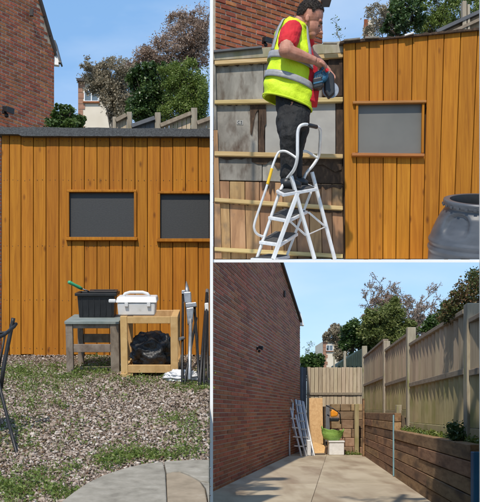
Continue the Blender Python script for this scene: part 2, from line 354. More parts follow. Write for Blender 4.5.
def grow(mb, rg, p, d, length, r, depth, tips, gnarl=.35, up=.12, split=(2, 3), shrink=.72):
    pts = [p]; rs = [r]; seg = 4; dd = d.copy()
    for i in range(seg):
        dd = dd + Vector(rg.normal(0, gnarl * .35, 3)) + Vector((0, 0, up * .3)); dd.normalize()
        if p.x + dd.x * length / seg > XMAX[0]: dd.x = -abs(dd.x) * .5
        p = p + dd * length / seg; pts.append(p.copy()); rs.append(r * (1 - .42 * (i + 1) / seg))
    mb.tube(pts, [max(x, RMIN[0]) for x in rs], 5 if r > .02 else 3, cap=False)
    tips.append(p.copy()); tips.append((pts[2] + pts[3]) / 2)
    if depth > 0:
        for k in range(int(rg.integers(split[0], split[1] + 1))):
            nd_ = dd + Vector(rg.normal(0, .55, 3)); nd_.normalize()
            grow(mb, rg, p, nd_, length * shrink * float(rg.uniform(.75, 1.15)), r * .55, depth - 1, tips, gnarl, up, split, shrink)
        q = pts[2]; nd_ = dd + Vector(rg.normal(0, .9, 3)); nd_.normalize()
        grow(mb, rg, q, nd_, length * shrink * .7, r * .45, depth - 1, tips, gnarl, up, split, shrink)
def leafy_tree(name, label, cat, base, blobs, n, size, mat, seed, bark='bark', trunk_r=.09, clumps=60, group=None, spread=.28, xmax=1e9):
    """trunk, a limb into every lobe of the crown, a twig to every clump of leaves"""
    rg = np.random.default_rng(seed); base = Vector(base)
    t = thing(name, label, cat, base, group)
    mb = MB(); tot = sum(b[1][0] * b[1][2] for b in blobs)
    P_, T_ = [], []
    low = min(b[0][2] - b[1][2] * .6 for b in blobs); mc = sum((Vector(b[0]) for b in blobs), Vector()) / len(blobs)
    fork = base.lerp(Vector((mc.x, mc.y, low)), .9)
    mb.tube([base, base.lerp(fork, .5) + Vector((.01, 0, 0)), fork], [trunk_r * .8, trunk_r * .7, trunk_r * .55], 8)
    small = []
    for c, r in blobs:                       # lobes that break up the outline
        c = Vector(c); md = fork.lerp(c, .5) + Vector(rg.normal(0, .06, 3)) * r[0]
        mb.tube([fork, md, c], [trunk_r * .4, trunk_r * .28, trunk_r * .12], 6)
        small.append((c, tuple(x * .92 for x in r), md, c))
        for k in range(8):
            v_ = rg.normal(size=3); v_[1] *= .6; v_ /= np.linalg.norm(v_); f_ = rg.uniform(.25, .5)
            small.append((Vector(np.array(c) + v_ * np.array(r) * rg.uniform(.6, .95)), tuple(x * f_ for x in r), md, c))
    tot = sum(b[1][0] * b[1][2] for b in small)
    for c, r, md, bc_ in small:
        m = max(10, int(1.5 * n * r[0] * r[2] / tot)); k_ = max(8, int(clumps * 1.4 * r[0] * r[2] / tot))
        p, tn, cen = clump_points(rg, c, r, m, k_, spread); P_.append(p); T_.append(tn)
        for e in cen:
            e = Vector(e); e.x = min(e.x, xmax)
            s0 = md.lerp(bc_, float(rg.uniform(0, 1))); m2 = s0.lerp(e, .55) + Vector(rg.normal(0, .05, 3)) * r[0]
            mb.tube([s0, m2, e], [trunk_r * .1, trunk_r * .06, trunk_r * .025], 3)
    mb.build('trunk', M[bark], t, smooth=True, recalc=False)
    p = np.concatenate(P_); tn = np.concatenate(T_); kp = p[:, 0] < xmax - np.abs(rg.normal(size=len(p))) * (.07 if xmax < 1e8 else 0); p = p[kp]; tn = tn[kp]
    o = leaf_mesh('crown', p, size * (.6 + .8 * rg.random(len(p))), M[mat], t, seed, tn); stuff(o)
    return t
def twig_tree(name, label, cat, base, d, length, r, depth, mat, n_per, size, seed, bark='bark_grey', starts=1, gnarl=.35, up=.12, spread=.06, group=None, shrink=.72, lean=.3):
    rg = np.random.default_rng(seed); base = Vector(base); t = thing(name, label, cat, base, group)
    mb = MB(); tips = []
    for k in range(starts):
        dd = Vector(d) + (Vector(rg.normal(0, lean, 3)) if starts > 1 else Vector((0, 0, 0))); dd.normalize()
        grow(mb, rg, base.copy(), dd, length * float(rg.uniform(.85, 1.15)), r, depth, tips, gnarl, up, shrink=shrink)
    mb.build('trunk', M[bark], t, smooth=True, recalc=False)
    tp = np.array([tuple(x) for x in tips]); tp = np.repeat(tp, n_per, axis=0); tp = tp + rg.normal(0, spread, tp.shape)
    o = leaf_mesh('crown', tp, size * (.5 + rg.random(len(tp))), M[mat], t, seed); stuff(o)
    return t

# ------------------------------------------------------------------ brick walls
def brick_wall(root, p0, direct, length, zbase, ztop, L, H, gap, n_obj, key, thick=.1, seed=1, odd=.03):
    """courses of single bricks along 'direct' from p0, proud of a mortar slab; ztop(u) gives the top edge.
    n_obj bricks, the ones with the largest key(u, z), become objects, the rest one joined part"""
    rg = random.Random(seed); dv = Vector((direct[0], direct[1], 0)).normalized(); nv = Vector((dv.y, -dv.x, 0))
    rows = []; z = zbase; r = 0
    zmax = max(ztop(length * k / 50) for k in range(51))
    while z < zmax:
        u = -L / 2 if r % 2 else 0.0
        while u < length:
            u0, u1 = max(u, 0) + gap / 2, min(u + L, length) - gap / 2
            if u1 - u0 > L * .2 and z + H * .35 < min(ztop(u0), ztop(u1)): rows.append((u0, u1, z))
            u += L
        z += H; r += 1
    # mortar
    mb = MB(); N = 40; top = []; bot = []
    for k in range(N + 1):
        u = length * k / N; b = p0 + dv * u; top.append(b + Vector((0, 0, ztop(u)))); bot.append(b + Vector((0, 0, zbase - .02)))
    for k in range(N):
        mb.hexa([bot[k], bot[k+1], top[k+1], top[k]], [q - nv * thick for q in (bot[k], bot[k+1], top[k+1], top[k])])
    wall = mb.build('wall', M['mortar'], root)
    hz = H - .25 * gap if gap > .03 else H - gap
    hz = min(hz, H * .82)
    rows.sort(key=lambda b: -key((b[0] + b[1]) / 2, b[2]))
    def geo(u0, u1, z, pr):
        e = min(.006, hz * .08); a = []
        q = lambda u, zz, n: p0 + dv * u + Vector((0, 0, zz)) + nv * n
        return ([q(u0+e, z+e, pr), q(u1-e, z+e, pr), q(u1-e, z+hz-e, pr), q(u0+e, z+hz-e, pr)], [q(u0, z, -.01), q(u1, z, -.01), q(u1, z+hz, -.01), q(u0, z+hz, -.01)])
    ms = MB(); cache = {}
    yaw = math.atan2(dv.y, dv.x)
    rr = MB()
    for i, (u0, u1, z) in enumerate(rows):
        pr = rg.uniform(.004, .011)
        if i < n_obj:
            w = round(u1 - u0, 3)
            if w not in cache:
                e = min(.006, hz * .08); b = MB()
                b.hexa([(e, -.012, e), (w-e, -.012, e), (w-e, -.012, hz-e), (e, -.012, hz-e)], [(0, 0, 0), (w, 0, 0), (w, 0, hz), (0, 0, hz)])
                me = bpy.data.meshes.new('brick'); me.from_pydata([tuple(x) for x in b.v], [], b.f); me.materials.append(M['brick'])
                cache[w] = me
            inst('brick', cache[w], wall, p0 + dv * u0 + Vector((0, 0, z)) + nv * (pr - .008), (rg.uniform(-.004, .004), 0, yaw + rg.uniform(-.003, .003)))
        else:
            rr.hexa(*geo(u0, u1, z, pr))
    if rr.v:
        rest_mat = M['brick_rest']
        o = rr.build('bricks', rest_mat, wall); stuff(o)
        # per-brick tone
        me = o.data; at = me.attributes.new('rnd', 'FLOAT', 'FACE')
        rs = [rg.random() for _ in range(len(me.polygons) // 6 + 1)]
        at.data.foreach_set('value', [rs[i // 6] for i in range(len(me.polygons))])
    return wall
def brick_rest():
    m, t, b = newmat('red_brick_joined')
    vec, rnd, raw = coords(t, (9, 9, 14))
    n = nd(t, 'ShaderNodeTexNoise', Scale=1.0, Detail=6.0, Roughness=.6); lk(t, vec, n.inputs['Vector'])
    r = ramp(t, [(.25, (.20, .056, .024)), (.5, (.35, .102, .040)), (.8, (.45, .165, .072))]); lk(t, n.outputs['Fac'], r.inputs['Fac'])
    at = t.nodes.new('ShaderNodeAttribute'); at.attribute_name = 'rnd'
    lk(t, vary(t, r.outputs['Color'], at.outputs['Fac'], .6, 1.22, .012), b.inputs['Base Color'])
    b.inputs['Roughness'].default_value = .85; bump(t, b, n.outputs['Fac'], .6)
    return m
M['brick_rest'] = brick_rest()

def floodlight(label, p, nrm, s):
    """small black security lamp on a wall: bracket, head, sensor"""
    p = Vector(p); nrm = Vector(nrm).normalized(); sd = Vector((-nrm.y, nrm.x, 0))
    t = thing('security_light', label, 'light', p)
    up = Vector((0, 0, 1))
    MB().beam(p - nrm * .01, p + nrm * s * .35, s * .45, s * .5).build('bracket', M['black_pl'], t, bevel=s*.05)
    c = p + nrm * s * .8 + up * s * .15
    a = c - sd * s * .6; b = c + sd * s * .6
    h = MB(); h.hexa([a - nrm*s*.4 + up*s*.35, b - nrm*s*.4 + up*s*.35, b - nrm*s*.4 - up*s*.15, a - nrm*s*.4 - up*s*.15],
                     [a + nrm*s*.45 + up*s*.2, b + nrm*s*.45 + up*s*.2, b + nrm*s*.35 - up*s*.5, a + nrm*s*.35 - up*s*.5])
    h.build('lamp_head', M['black_pl'], t, bevel=s*.06)
    MB().ball(p + nrm * s * .5 - up * s * .5, s * .26).build('sensor', M['black_pl'], t, smooth=True)
    return t

# ================================================================== THE SETTING
g = MB(); g.add([(-900, -50, 0), (900, -50, 0), (900, 2500, 0), (-900, 2500, 0)], [(0, 1, 2, 3)])
struct(g.build('ground', M['earth'], recalc=False))

# ---- gravel garden: a plot that climbs towards the shed
K1 = .192; TH = math.atan(K1); ct, st = math.cos(TH), math.sin(TH)
G0 = Vector((0, 10.0, 2.07))
GM = Matrix.Translation(G0) @ Matrix.Rotation(TH, 4, 'X')
def GG(px, py):
    """point of the garden surface, in garden coordinates"""
    d = 1.35 / (K1 - (CY - py) / F); return ((px - CX) * d / F, (d - 10) / ct)
def GZ(px, py, y):
    k = (CY - py) / F; z = (k * (10 + y*ct) - .57 - y*st) / (ct + k*st)
    d = 10 + y*ct - z*st; return (px - CX) * d / F, z
def gw(x, y, z=0): return GM @ Vector((x, y, z))

gm = MB(); nx, ny = 60, 110; vs = []
for j in range(ny + 1):
    y = -6.6 + 6.75 * j / ny
    for i in range(nx + 1):
        x = -3.4 + (3.4 - .012) * i / nx
        h = .012 * math.sin(x*5 + y*3) * math.sin(y*4 - x) + .006 * math.sin(x*17 + 2) * math.sin(y*13)
        vs.append(gw(x, y, h - .012))
fs = [(j*(nx+1)+i, j*(nx+1)+i+1, (j+1)*(nx+1)+i+1, (j+1)*(nx+1)+i) for j in range(ny) for i in range(nx)]
gm.add(vs, fs)
garden = struct(gm.build('garden_ground', M['soil'], smooth=True, recalc=False))
# the raised plot under it and behind the shed
e = MB()
y0, y1 = gw(0, -6.6).y, gw(0, .15).y
e.plate([(-.014, y0, 0), (-.014, y1 + .02, 0), (-.014, y1 + .02, gw(0, .1).z - .06), (-.014, y0, gw(0, -6.6).z - .06)], (-30, 0, 0))
e.box(-30, -.014, y1 + .025, 70, 0, 2.05)
struct(e.build('terrace', M['earth']))

rg = np.random.default_rng(3)
# gravel
N = 46000
yy = -6.2 + 6.2 * rg.random(N) ** .92
dd = 10 + yy * ct
xx = -(.003 + .287 * rg.random(N)) * dd
base = np.array([[1,0,0],[-1,0,0],[0,1,0],[0,-1,0],[0,0,1],[0,0,-1]], float)
tri = np.array([[0,2,4],[2,1,4],[1,3,4],[3,0,4],[2,0,5],[1,2,5],[3,1,5],[0,3,5]], np.int32)
# once-subdivided pebble
def pebble():
    bm = bmesh.new(); bmesh.ops.create_icosphere(bm, subdivisions=1, radius=1)
    v = np.array([tuple(q.co) for q in bm.verts]); f = np.array([[q.index for q in ff.verts] for ff in bm.faces], np.int32); bm.free(); return v, f
pv, pf = pebble()
sz = .004 + .0085 * rg.random(N) ** 2.2 + .008 * (rg.random(N) > .97)
sz *= np.where(yy > -.7, .75, 1)
ax = (.7 + .6 * rg.random((N, 3))) * sz[:, None]; ax[:, 2] *= .62
ang = rg.random(N) * 6.283
V = np.empty((N, len(pv), 3))
jit = 1 + .32 * rg.normal(size=(N, len(pv)))
q = pv[None] * ax[:, None] * jit[..., None]
V[..., 0] = q[..., 0] * np.cos(ang)[:, None] - q[..., 1] * np.sin(ang)[:, None]
V[..., 1] = q[..., 0] * np.sin(ang)[:, None] + q[..., 1] * np.cos(ang)[:, None]
V[..., 2] = q[..., 2] + (sz * .25)[:, None]
V[..., 0] += xx[:, None]; V[..., 1] += yy[:, None]
V = V.reshape(-1, 3)
Wd = np.stack([V[:, 0], G0.y + V[:, 1]*ct - V[:, 2]*st, G0.z + V[:, 1]*st + V[:, 2]*ct], 1)
me = bpy.data.meshes.new('gravel')
Fc = (pf[None] + (np.arange(N) * len(pv))[:, None, None]).reshape(-1, 3)
me.from_pydata([], [], []); me.vertices.add(len(Wd)); me.vertices.foreach_set('co', Wd.ravel())
nf = len(Fc); me.loops.add(nf*3); me.loops.foreach_set('vertex_index', Fc.ravel().astype(np.int32))
me.polygons.add(nf); me.polygons.foreach_set('loop_start', np.arange(0, nf*3, 3, dtype=np.int32)); me.polygons.foreach_set('loop_total', np.full(nf, 3, np.int32))
me.update(calc_edges=True)
at = me.attributes.new('rnd', 'FLOAT', 'FACE')
tone = np.clip(rg.beta(1.7, 1.6, N) + .0 * yy, 0, 1)
at.data.foreach_set('value', np.repeat(tone, len(pf)).astype(np.float32))
tag(link('gravel', me, M['gravel']), 'mixed pale and brown gravel covering the garden', 'gravel', kind='stuff')

# weeds in patches
wp, wt = [], []
patches = [(18, 374, 20, 6, 420), (60, 378, 34, 5, 420), (95, 371, 22, 6, 420), (100, 360, 14, 5, 160), (40, 368, 30, 4, 200), (145, 381, 26, 4, 220), (190, 388, 20, 4, 220), (203, 376, 8, 8, 150),
           (112, 462, 13, 8, 260), (128, 455, 16, 6, 180), (150, 458, 18, 6, 160), (185, 455, 18, 6, 160), (10, 492, 16, 9, 330), (38, 480, 22, 9, 200), (60, 495, 14, 6, 160), (-35, 400, 22, 14, 260), (-40, 450, 20, 20, 220), (12, 440, 22, 14, 150), (170, 420, 14, 5, 90),
           (60, 430, 50, 18, 60), (140, 425, 60, 20, 80), (100, 394, 90, 6, 120), (30, 402, 30, 8, 140), (190, 430, 16, 14, 160), (20, 420, 30, 20, 160), (100, 440, 90, 26, 100), (40, 388, 40, 6, 260), (70, 470, 12, 6, 60)]
for (cx, cy, rx, ry, n) in patches:
    for k in range(int(n / 9)):
        px, py = cx + rg.normal() * rx * .6, min(cy + rg.normal() * ry * .6, 512)
        if px > 209 or py < 357: continue
        x, y = GG(px, py); tn = rg.random()
        for j in range(13):
            wp.append(tuple(gw(x + rg.normal() * .022, y + rg.normal() * .03, abs(rg.normal()) * .022 + .006))); wt.append(tn * .5 + rg.random() * .5)
gp, gt = [], []
for (cx, cy, rx, ry, n) in patches:
    for k in range(int(n / 3)):
        px, py = cx + rg.normal() * rx * .8, min(cy + rg.normal() * ry * .8, 512)
        if px > 209 or py < 357 or (py > 462 and px > 60 + (512 - py)): continue
        x, y = GG(px, py)
        for j in range(4): gp.append(tuple(gw(x + rg.normal() * .012, y + rg.normal() * .015, .014))); gt.append(.3 + .7 * rg.random())
tag(leaf_mesh('grass', gp, .014 + .014 * rg.random(len(gp)), M['weed'], None, 6, np.array(gt), up=.5, aspect=.09), 'thin grass blades among the garden weeds', 'grass', kind='stuff')
lp = []
for k in range(6500):
    d_ = 4.7 + 5.1 * rg.random(); lp.append(tuple(gw(-(.004 + .28 * rg.random()) * d_, (d_ - 10) / ct, .008 + .008 * rg.random())))
tag(leaf_mesh('leaf_litter', lp, .004 + .008 * rg.random(len(lp)), M['litter'], None, 7), 'small brown dead leaves scattered on the gravel', 'leaves', kind='stuff')
tag(leaf_mesh('weeds', wp, .006 + .008 * rg.random(len(wp)), M['weed'], None, 5, np.array(wt)), 'low green weeds growing through the garden gravel', 'weeds', kind='stuff')

# patio in the near corner
pat = bpy.data.objects.new('patio', None); C.objects.link(pat); struct(pat); ORG['patio'] = Vector((0, 0, 0))
def slab(pxs, mat, h=.035, inset=0):
    pts = [gw(*GG(a, b), h) for a, b in pxs]
    return MB().plate(pts, gw(0, 0, -.05) - gw(0, 0, 0)).build('paving_stone', mat, pat, bevel=.008)
curve = [(62, 508), (72, 500), (86, 490), (103, 481.5), (122, 475), (142, 470), (163, 467.5)]
slab(curve + [(165.5, 479), (167, 512), (62, 512)], M['paving'])
slab([(164, 467.4), (186, 466), (209.3, 465.5), (209.3, 489), (200, 487), (191, 482), (180, 477.5), (166.5, 479)], M['paving'])
slab([(166.2, 479.6), (172, 478), (180, 477.9), (191, 482.4), (200, 487.6), (205, 495), (208, 512), (167.4, 512)], M['paving_tan'], .033)
slab([(201, 488.5), (209.3, 490), (209.2, 512), (209, 511), (206, 495)], M['paving'], .034)

# ---- concrete yard
yard = bpy.data.objects.new('yard', None); C.objects.link(yard); struct(yard); ORG['yard'] = Vector((0, 0, 0))
def bx0(d): return .047 + .17 * (d - 18.75)            # foot of the brick house
def sx0(d): return 3.67 + .0885 * (d - 17.05)          # foot of the sleeper wall
MB().add([(bx0(9), 9, .004), (sx0(9), 9, .004), (sx0(36), 36, .004), (bx0(40), 40, .004)], [(0, 1, 2, 3)]).build('base', M['joint'], yard, recalc=False)
ds = [9.0, 15.2, 20.6, 27.2, 35.2]
for i in range(4):
    for j in range(2):
        def X(d, a):
            m = .52
            return bx0(d) * (1 - a) + sx0(d) * a
        a0, a1 = (0, .5) if j == 0 else (.502, 1)
        d0, d1 = ds[i] + .015, ds[i + 1] - .015
        MB().plate([(X(d0, a0) + .0, d0, .022), (X(d0, a1), d0, .022), (X(d1, a1), d1, .022), (X(d1, a0), d1, .022)], (0, 0, -.016)).build('concrete_bay', M['concrete'], yard, bevel=.006)

# ---- white dividing lines between scenes, built as a deck and posts under the shed
deck = thing('divider_deck', 'white divider strips built as a thin deck and posts, under the half-clad shed', 'deck', (0, 7.3, 0))
def dz(y, t=0): return EYE + .1525 * y - t
d = MB(); d.hexa([(-.011, 7.31, EYE + .1496*7.31), (3.2, 7.31, EYE + .1496*7.31), (3.2, 7.31, dz(7.31)), (-.011, 7.31, dz(7.31))],
                 [(-.011, 13.2, EYE + .1496*13.2), (3.2, 13.2, EYE + .1496*13.2), (3.2, 13.2, dz(13.2)), (-.011, 13.2, dz(13.2))])
d.build('platform', M['white'], deck)
MB().box(-.011, .011, 7.283, 7.307, 0, 5.4).build('post', M['white'], deck)
MB().box(1.957, 1.985, 7.283, 7.307, 0, 5.4).build('post', M['white'], deck)

# ================================================================== GARDEN WITH THE ORANGE SHED
def flat(px0, py0, px1, py1, d, t, name, mat, parent, bevel=.003):
    a, b = P(px0, py1, d), P(px1, py0, d)
    return MB().box(a.x, b.x, d, d + t, a.z, b.z).build(name, mat, parent, bevel=bevel)

shed = thing('timber_shed', 'orange stained plank shed with dark mesh windows and felt roof edge', 'shed', P(105, 355, 10))
a, b = P(1.2, 356.5, 10.03), P(210, 134, 10.03)
MB().box(a.x, b.x, 10.03, 12.2, a.z, b.z + .04).build('backing_wall', M['gap'], shed)
jx = [1.5, 9.5, 21, 33.4, 46, 59, 71.8, 84.4, 97, 109.6, 122.3, 135, 147.4, 160.2, 172.8, 185.5, 198.2, 210]
wins = [(66.5, 189.5, 136.5, 239.5), (157.5, 191, 210, 241)]
rr = random.Random(4)
for i in range(len(jx) - 1):
    x0, x1 = jx[i] + .28, jx[i + 1] - .28
    base_y = 355 + rr.uniform(-.8, 1.0); top = 136.5 if i > 1 else 134.0
    segs = [(top, base_y)]
    for (wx0, wy0, wx1, wy1) in wins:
        if x1 > wx0 + 3 and x0 < wx1 - 3:
            segs = [(top, wy0 + 2), (wy1 - 2, base_y)]
            if x0 < wx0 - 2: segs = None; poly = [(x0, base_y), (x1, base_y), (x1, wy1 - 2), (wx0 + 2, wy1 - 2), (wx0 + 2, wy0 + 2), (x1, wy0 + 2), (x1, top), (x0, top)]
    dd_ = 10 + rr.uniform(-.003, .003)
    if segs is None:
        MB().plate([P(a_, b_, dd_) for a_, b_ in poly], (0, .028, 0)).build('plank', M['orange'], shed, bevel=.004); continue
    for s0, s1 in segs:
        flat(x0, s0, x1, s1, dd_, .028, 'plank', M['orange'], shed, .004)
for (wx0, wy0, wx1, wy1) in wins:
    w = flat(wx0 + 1, wy0 + 1, min(wx1 - 1, 209.8), wy1 - 1, 10.018, .01, 'window', M['mesh_dark'], shed, 0)
    flat(wx0, wy0, min(wx1, 210), wy0 + 2.4, 9.972, .05, 'frame_top', M['orange'], w)
    flat(wx0 - .8, wy1 - 2.6, min(wx1 + .8, 210.2), wy1 + .6, 9.955, .066, 'sill', M['orange'], w)
    flat(wx0, wy0 + 2.5, wx0 + 2.6, wy1 - 2.7, 9.974, .05, 'frame_side', M['orange'], w)
    if wx1 < 205: flat(wx1 - 2.6, wy0 + 2.5, wx1, wy1 - 2.7, 9.974, .05, 'frame_side', M['orange'], w)
nl = MB()
for i in range(len(jx) - 1):
    for y_ in (141, 180, 246, 300, 348):
        for fx in (.28, .72):
            px = jx[i] + (jx[i+1] - jx[i]) * fx
            if any(w_[0] - 1 < px < w_[2] + 1 and w_[1] - 2 < y_ < w_[3] + 2 for w_ in wins): continue
            p = P(px + rr.uniform(-.4, .4), y_ + rr.uniform(-.6, .6), 9.9955)
            nl.tube([p, p + Vector((0, .006, 0))], .0032, 6)
stuff(nl.build('nail_heads', M['tile'], shed))
# felt roof with a lumpy turned-down edge
rf = MB(); n = 70
a, b = P(-3, 0, 9.94), P(210.3, 0, 9.94)
tops, bots = [], []
for i in range(n + 1):
    px = -3 + 213.3 * i / n
    tops.append(P(px, 126.8 + 2.0 * px / 210 + .25 * math.sin(px * .11) + rr.uniform(-.12, .12), 9.93)); bots.append(P(px, (134.0 if px < 21 else 135.8) + .7 * px / 210 + rr.uniform(-.15, .15), 9.93))
for i in range(n):
    rf.hexa([bots[i], bots[i+1], tops[i+1], tops[i]], [Vector((p.x, 12.3, p.z + .1)) for p in (bots[i], bots[i+1], tops[i+1], tops[i])])
rf.build('roof', M['felt'], shed)

# ---- brick gable house beyond the shed
h1 = thing('brick_house', 'red brick gable house rising behind the left end of the orange shed', 'house', (-4.5, 21, 2.05))
d0, X0 = 19.0, -4.23 - .65 * 1.0
p0 = Vector((X0, d0, 0)); dv = Vector((.65, 1, 0)).normalized(); Ltot = (21.34 - d0) / dv.y
def ztop1(u):
    dd_ = d0 + u * dv.y
    # verge falls from (38,-2) at the top to the eaves at (55,60)
    pxx = CX + F * (X0 + .65 * (dd_ - d0)) / dd_
    t_ = (pxx - 38) / (54.5 - 38)
    return EYE + (CY - (-4 + 56 * max(t_, -1.2))) * dd_ / F
brick_wall(h1, p0, (dv.x, dv.y), Ltot, 2.05, ztop1, .225, .072, .012, 0, lambda u, z: -u, thick=.25, seed=2)
# return wall, verge, eaves box
c1 = p0 + dv * Ltot
MB().plate([c1 + Vector((0, 0.002, 2.05)), c1 + Vector((-.25, .6, 2.05)), c1 + Vector((-4, .6, 2.05)), c1 + Vector((-4, .05, 2.05))], (0, 0, 6.2)).build('rear_wall', M['mortar'], h1)
nv1 = Vector((dv.y, -dv.x, 0))
vb = MB()
for k in range(16):
    u0, u1 = Ltot * k / 16, Ltot * (k + 1) / 16 + .01
    q0, q1 = p0 + dv * u0 + Vector((0, 0, ztop1(u0))), p0 + dv * u1 + Vector((0, 0, ztop1(u1)))
    vb.hexa([q0 + nv1 * .06 + Vector((0,0,-.09)), q1 + nv1 * .06 + Vector((0,0,-.09)), q1 + nv1 * .06 + Vector((0,0,.05)), q0 + nv1 * .06 + Vector((0,0,.05))],
            [q0 - nv1 * 3 + Vector((0,0,-.02)), q1 - nv1 * 3 + Vector((0,0,-.02)), q1 - nv1 * 3 + Vector((0,0,.05)), q0 - nv1 * 3 + Vector((0,0,.05))])
vb.build('roof', M['tile'], h1)
dE = 21.36
MB().plate([P(52.3, 64.5, dE), P(58.6, 65.2, dE), P(59.3, 62.2, dE), P(54.2, 45, dE), P(52.3, 43, dE)], (0, .12, 0)).build('eaves_box', M['white'], h1, bevel=.01)
MB().plate([P(53.8, 40, dE - .03), P(55.2, 40, dE - .03), P(60.8, 61.5, dE - .03), P(59.4, 62.2, dE - .03)], (0, .3, 0)).build('bargeboard', M['dark_grey'], h1)
MB().tube([P(58.6, 62.6, dE), P(61.2, 62.6, dE)], .03, 8).build('gutter', M['black_pl'], h1)
u = 1.55
pv_ = p0 + dv * ((20.85 - d0) / dv.y)
MB().beam(P(31.5, 16, 20.62), P(31.5, 9.5, 20.62), .07, .07).build('vent', M['tile'], h1)
floodlight('black security light on the brick house behind the orange shed', P(3.5, 112, 19.98), nv1, .17)

# ---- pale house far behind
def pale_house(label, d, x0, x1, ytop, ybase, win, roofpx):
    t = thing('pale_house', label, 'house', Vector((P(x0, 0, d).x, d, 0)))
    a, b = P(x0, ybase, d), P(x1, ytop, d)
    MB().box(a.x, b.x, d, d + 6, 0, b.z).build('wall', M['render'], t)
    w_ = (x1 - x0)
    qh = (ybase - ytop) / 9
    for k in range(9):     # brick quoins up the corner
        q = P(x0 - .4, ytop + k * qh + qh * .9, d); q2 = P(x0 + (.13 if k % 2 else .19) * w_, ytop + k * qh, d)
        MB().box(q.x, q2.x, d - .03, d + .2, q.z, q2.z).build('quoin', M['quoin'], t)
    wx0, wy0, wx1, wy1 = win
    q, q2 = P(wx0, wy1, d), P(wx1, wy0, d)
    w = MB().box(q.x, q2.x, d - .03, d + .05, q.z, q2.z).build('window', M['glass'], t)
    fr = MB(); s = (q2.x - q.x) * .07
    fr.box(q.x - s, q.x, d - .06, d, q.z - s, q2.z + s); fr.box(q2.x, q2.x + s, d - .06, d, q.z - s, q2.z + s)
    fr.box(q.x, q2.x, d - .06, d, q.z - s, q.z); fr.box(q.x, q2.x, d - .06, d, q2.z, q2.z + s)
    m = (q.x + q2.x) / 2; fr.box(m - s/2, m + s/2, d - .055, d, q.z, q2.z)
    fr.build('frame', M['white'], w)
    MB().box(q.x - 2*s, q2.x + 2*s, d - .12, d - .005, q.z - 2.6*s, q.z - s).build('sill', M['brick'], w)
    r0, r1 = P(x0 - .06 * w_, roofpx[0], d - .2), P(x1 + .04 * w_, roofpx[1], d - .2)
    MB().hexa([(r0.x, d - .25, r0.z), (r1.x, d - .25, r0.z), (r1.x, d - .25, r0.z + .12), (r0.x, d - .25, r0.z + .12)],
              [(r0.x + .4, d + 3, r1.z), (r1.x - .2, d + 3, r1.z), (r1.x - .2, d + 3, r1.z + .1), (r0.x + .4, d + 3, r1.z + .1)]).build('roof', M['tile'], t)
    return t
pale_house('pale rendered house with brick corner seen above the orange shed', 45, 78.6, 112, 82, 132, (85, 91, 98, 101), (81, 79))

# ---- trees behind the shed
def Q(px, py, d): p = P(px, py, d); return (p.x, p.y, p.z)
TB = 2.05
leafy_tree('shrub', 'small dark green shrub between brick house and pale house', 'shrub', (P(66, 0, 19).x, 19, TB), [(Q(64, 121, 19), (.32, .3, .26)), (Q(73, 122, 19), (.2, .2, .2)), (Q(66, 128, 19), (.36, .3, .2))], 9000, .026, 'leaf', 11, clumps=30)
twig_tree('tree', 'grey twiggy tree in front of the pale house', 'tree', (P(112, 0, 17.5).x, 17.5, TB), (-.12, 0, 1), .95, .05, 5, 'bud_grey', 3, .019, 12, starts=4, gnarl=.5, up=.05, spread=.07, lean=.28, shrink=.70)
leafy_tree('tree', 'pale budding tree beside the pale house window', 'tree', (P(124, 0, 18).x, 18, TB), [(Q(97, 78, 18), (.34, .35, .26)), (Q(116, 78, 18), (.42, .4, .34)), (Q(124, 100, 18), (.30, .35, .5)), (Q(110, 98, 18), (.22, .3, .4))], 24000, .018, 'bud_grey', 13, 'bark_grey', .04, clumps=90, spread=.32)
leafy_tree('tree', 'dense dark green evergreen shrub behind the shed fence', 'tree', (P(150, 0, 15).x, 15, TB), [(Q(148, 88, 15), (.27, .3, .34)), (Q(140, 104, 15), (.2, .25, .26)), (Q(160, 98, 15), (.22, .25, .34)), (Q(148, 116, 15), (.3, .25, .2))], 17000, .022, 'leaf_dark', 14, clumps=80)
leafy_tree('tree', 'bright green feathery tree at the right end of the orange shed', 'tree', (P(190, 0, 14.4).x, 14.4, TB), [(Q(186, 86, 14.4), (.30, .3, .32)), (Q(203, 92, 14.4), (.24, .3, .36)), (Q(172, 76, 14.4), (.2, .25, .2)), (Q(182, 112, 14.4), (.3, .25, .24)), (Q(203, 112, 14.4), (.22, .25, .25))], 30000, .014, 'leaf_bright', 15, clumps=150, xmax=-.03, trunk_r=.04, spread=.35)
leafy_tree('tree', 'tall brown blossom tree behind the bright green tree', 'tree', (P(196, 0, 16).x, 16, TB), [(Q(192, 40, 16), (.5, .45, .42)), (Q(168, 55, 16), (.45, .4, .3)), (Q(207, 22, 16), (.3, .35, .3)), (Q(150, 62, 16), (.3, .3, .22))], 24000, .014, 'blossom', 16, 'bark', .05, clumps=220, xmax=-.03, spread=.3)
XMAX[0] = -.04
twig_tree('tree', 'bare blossom branches reaching into the blue sky', 'tree', (P(186, 0, 15.6).x, 15.6, TB), (.05, 0, 1), 1.75, .05, 5, 'blossom', 3, .014, 17, bark='bark', starts=2, gnarl=.3, up=.1, spread=.05, lean=.14, shrink=.62)
XMAX[0] = 1e9

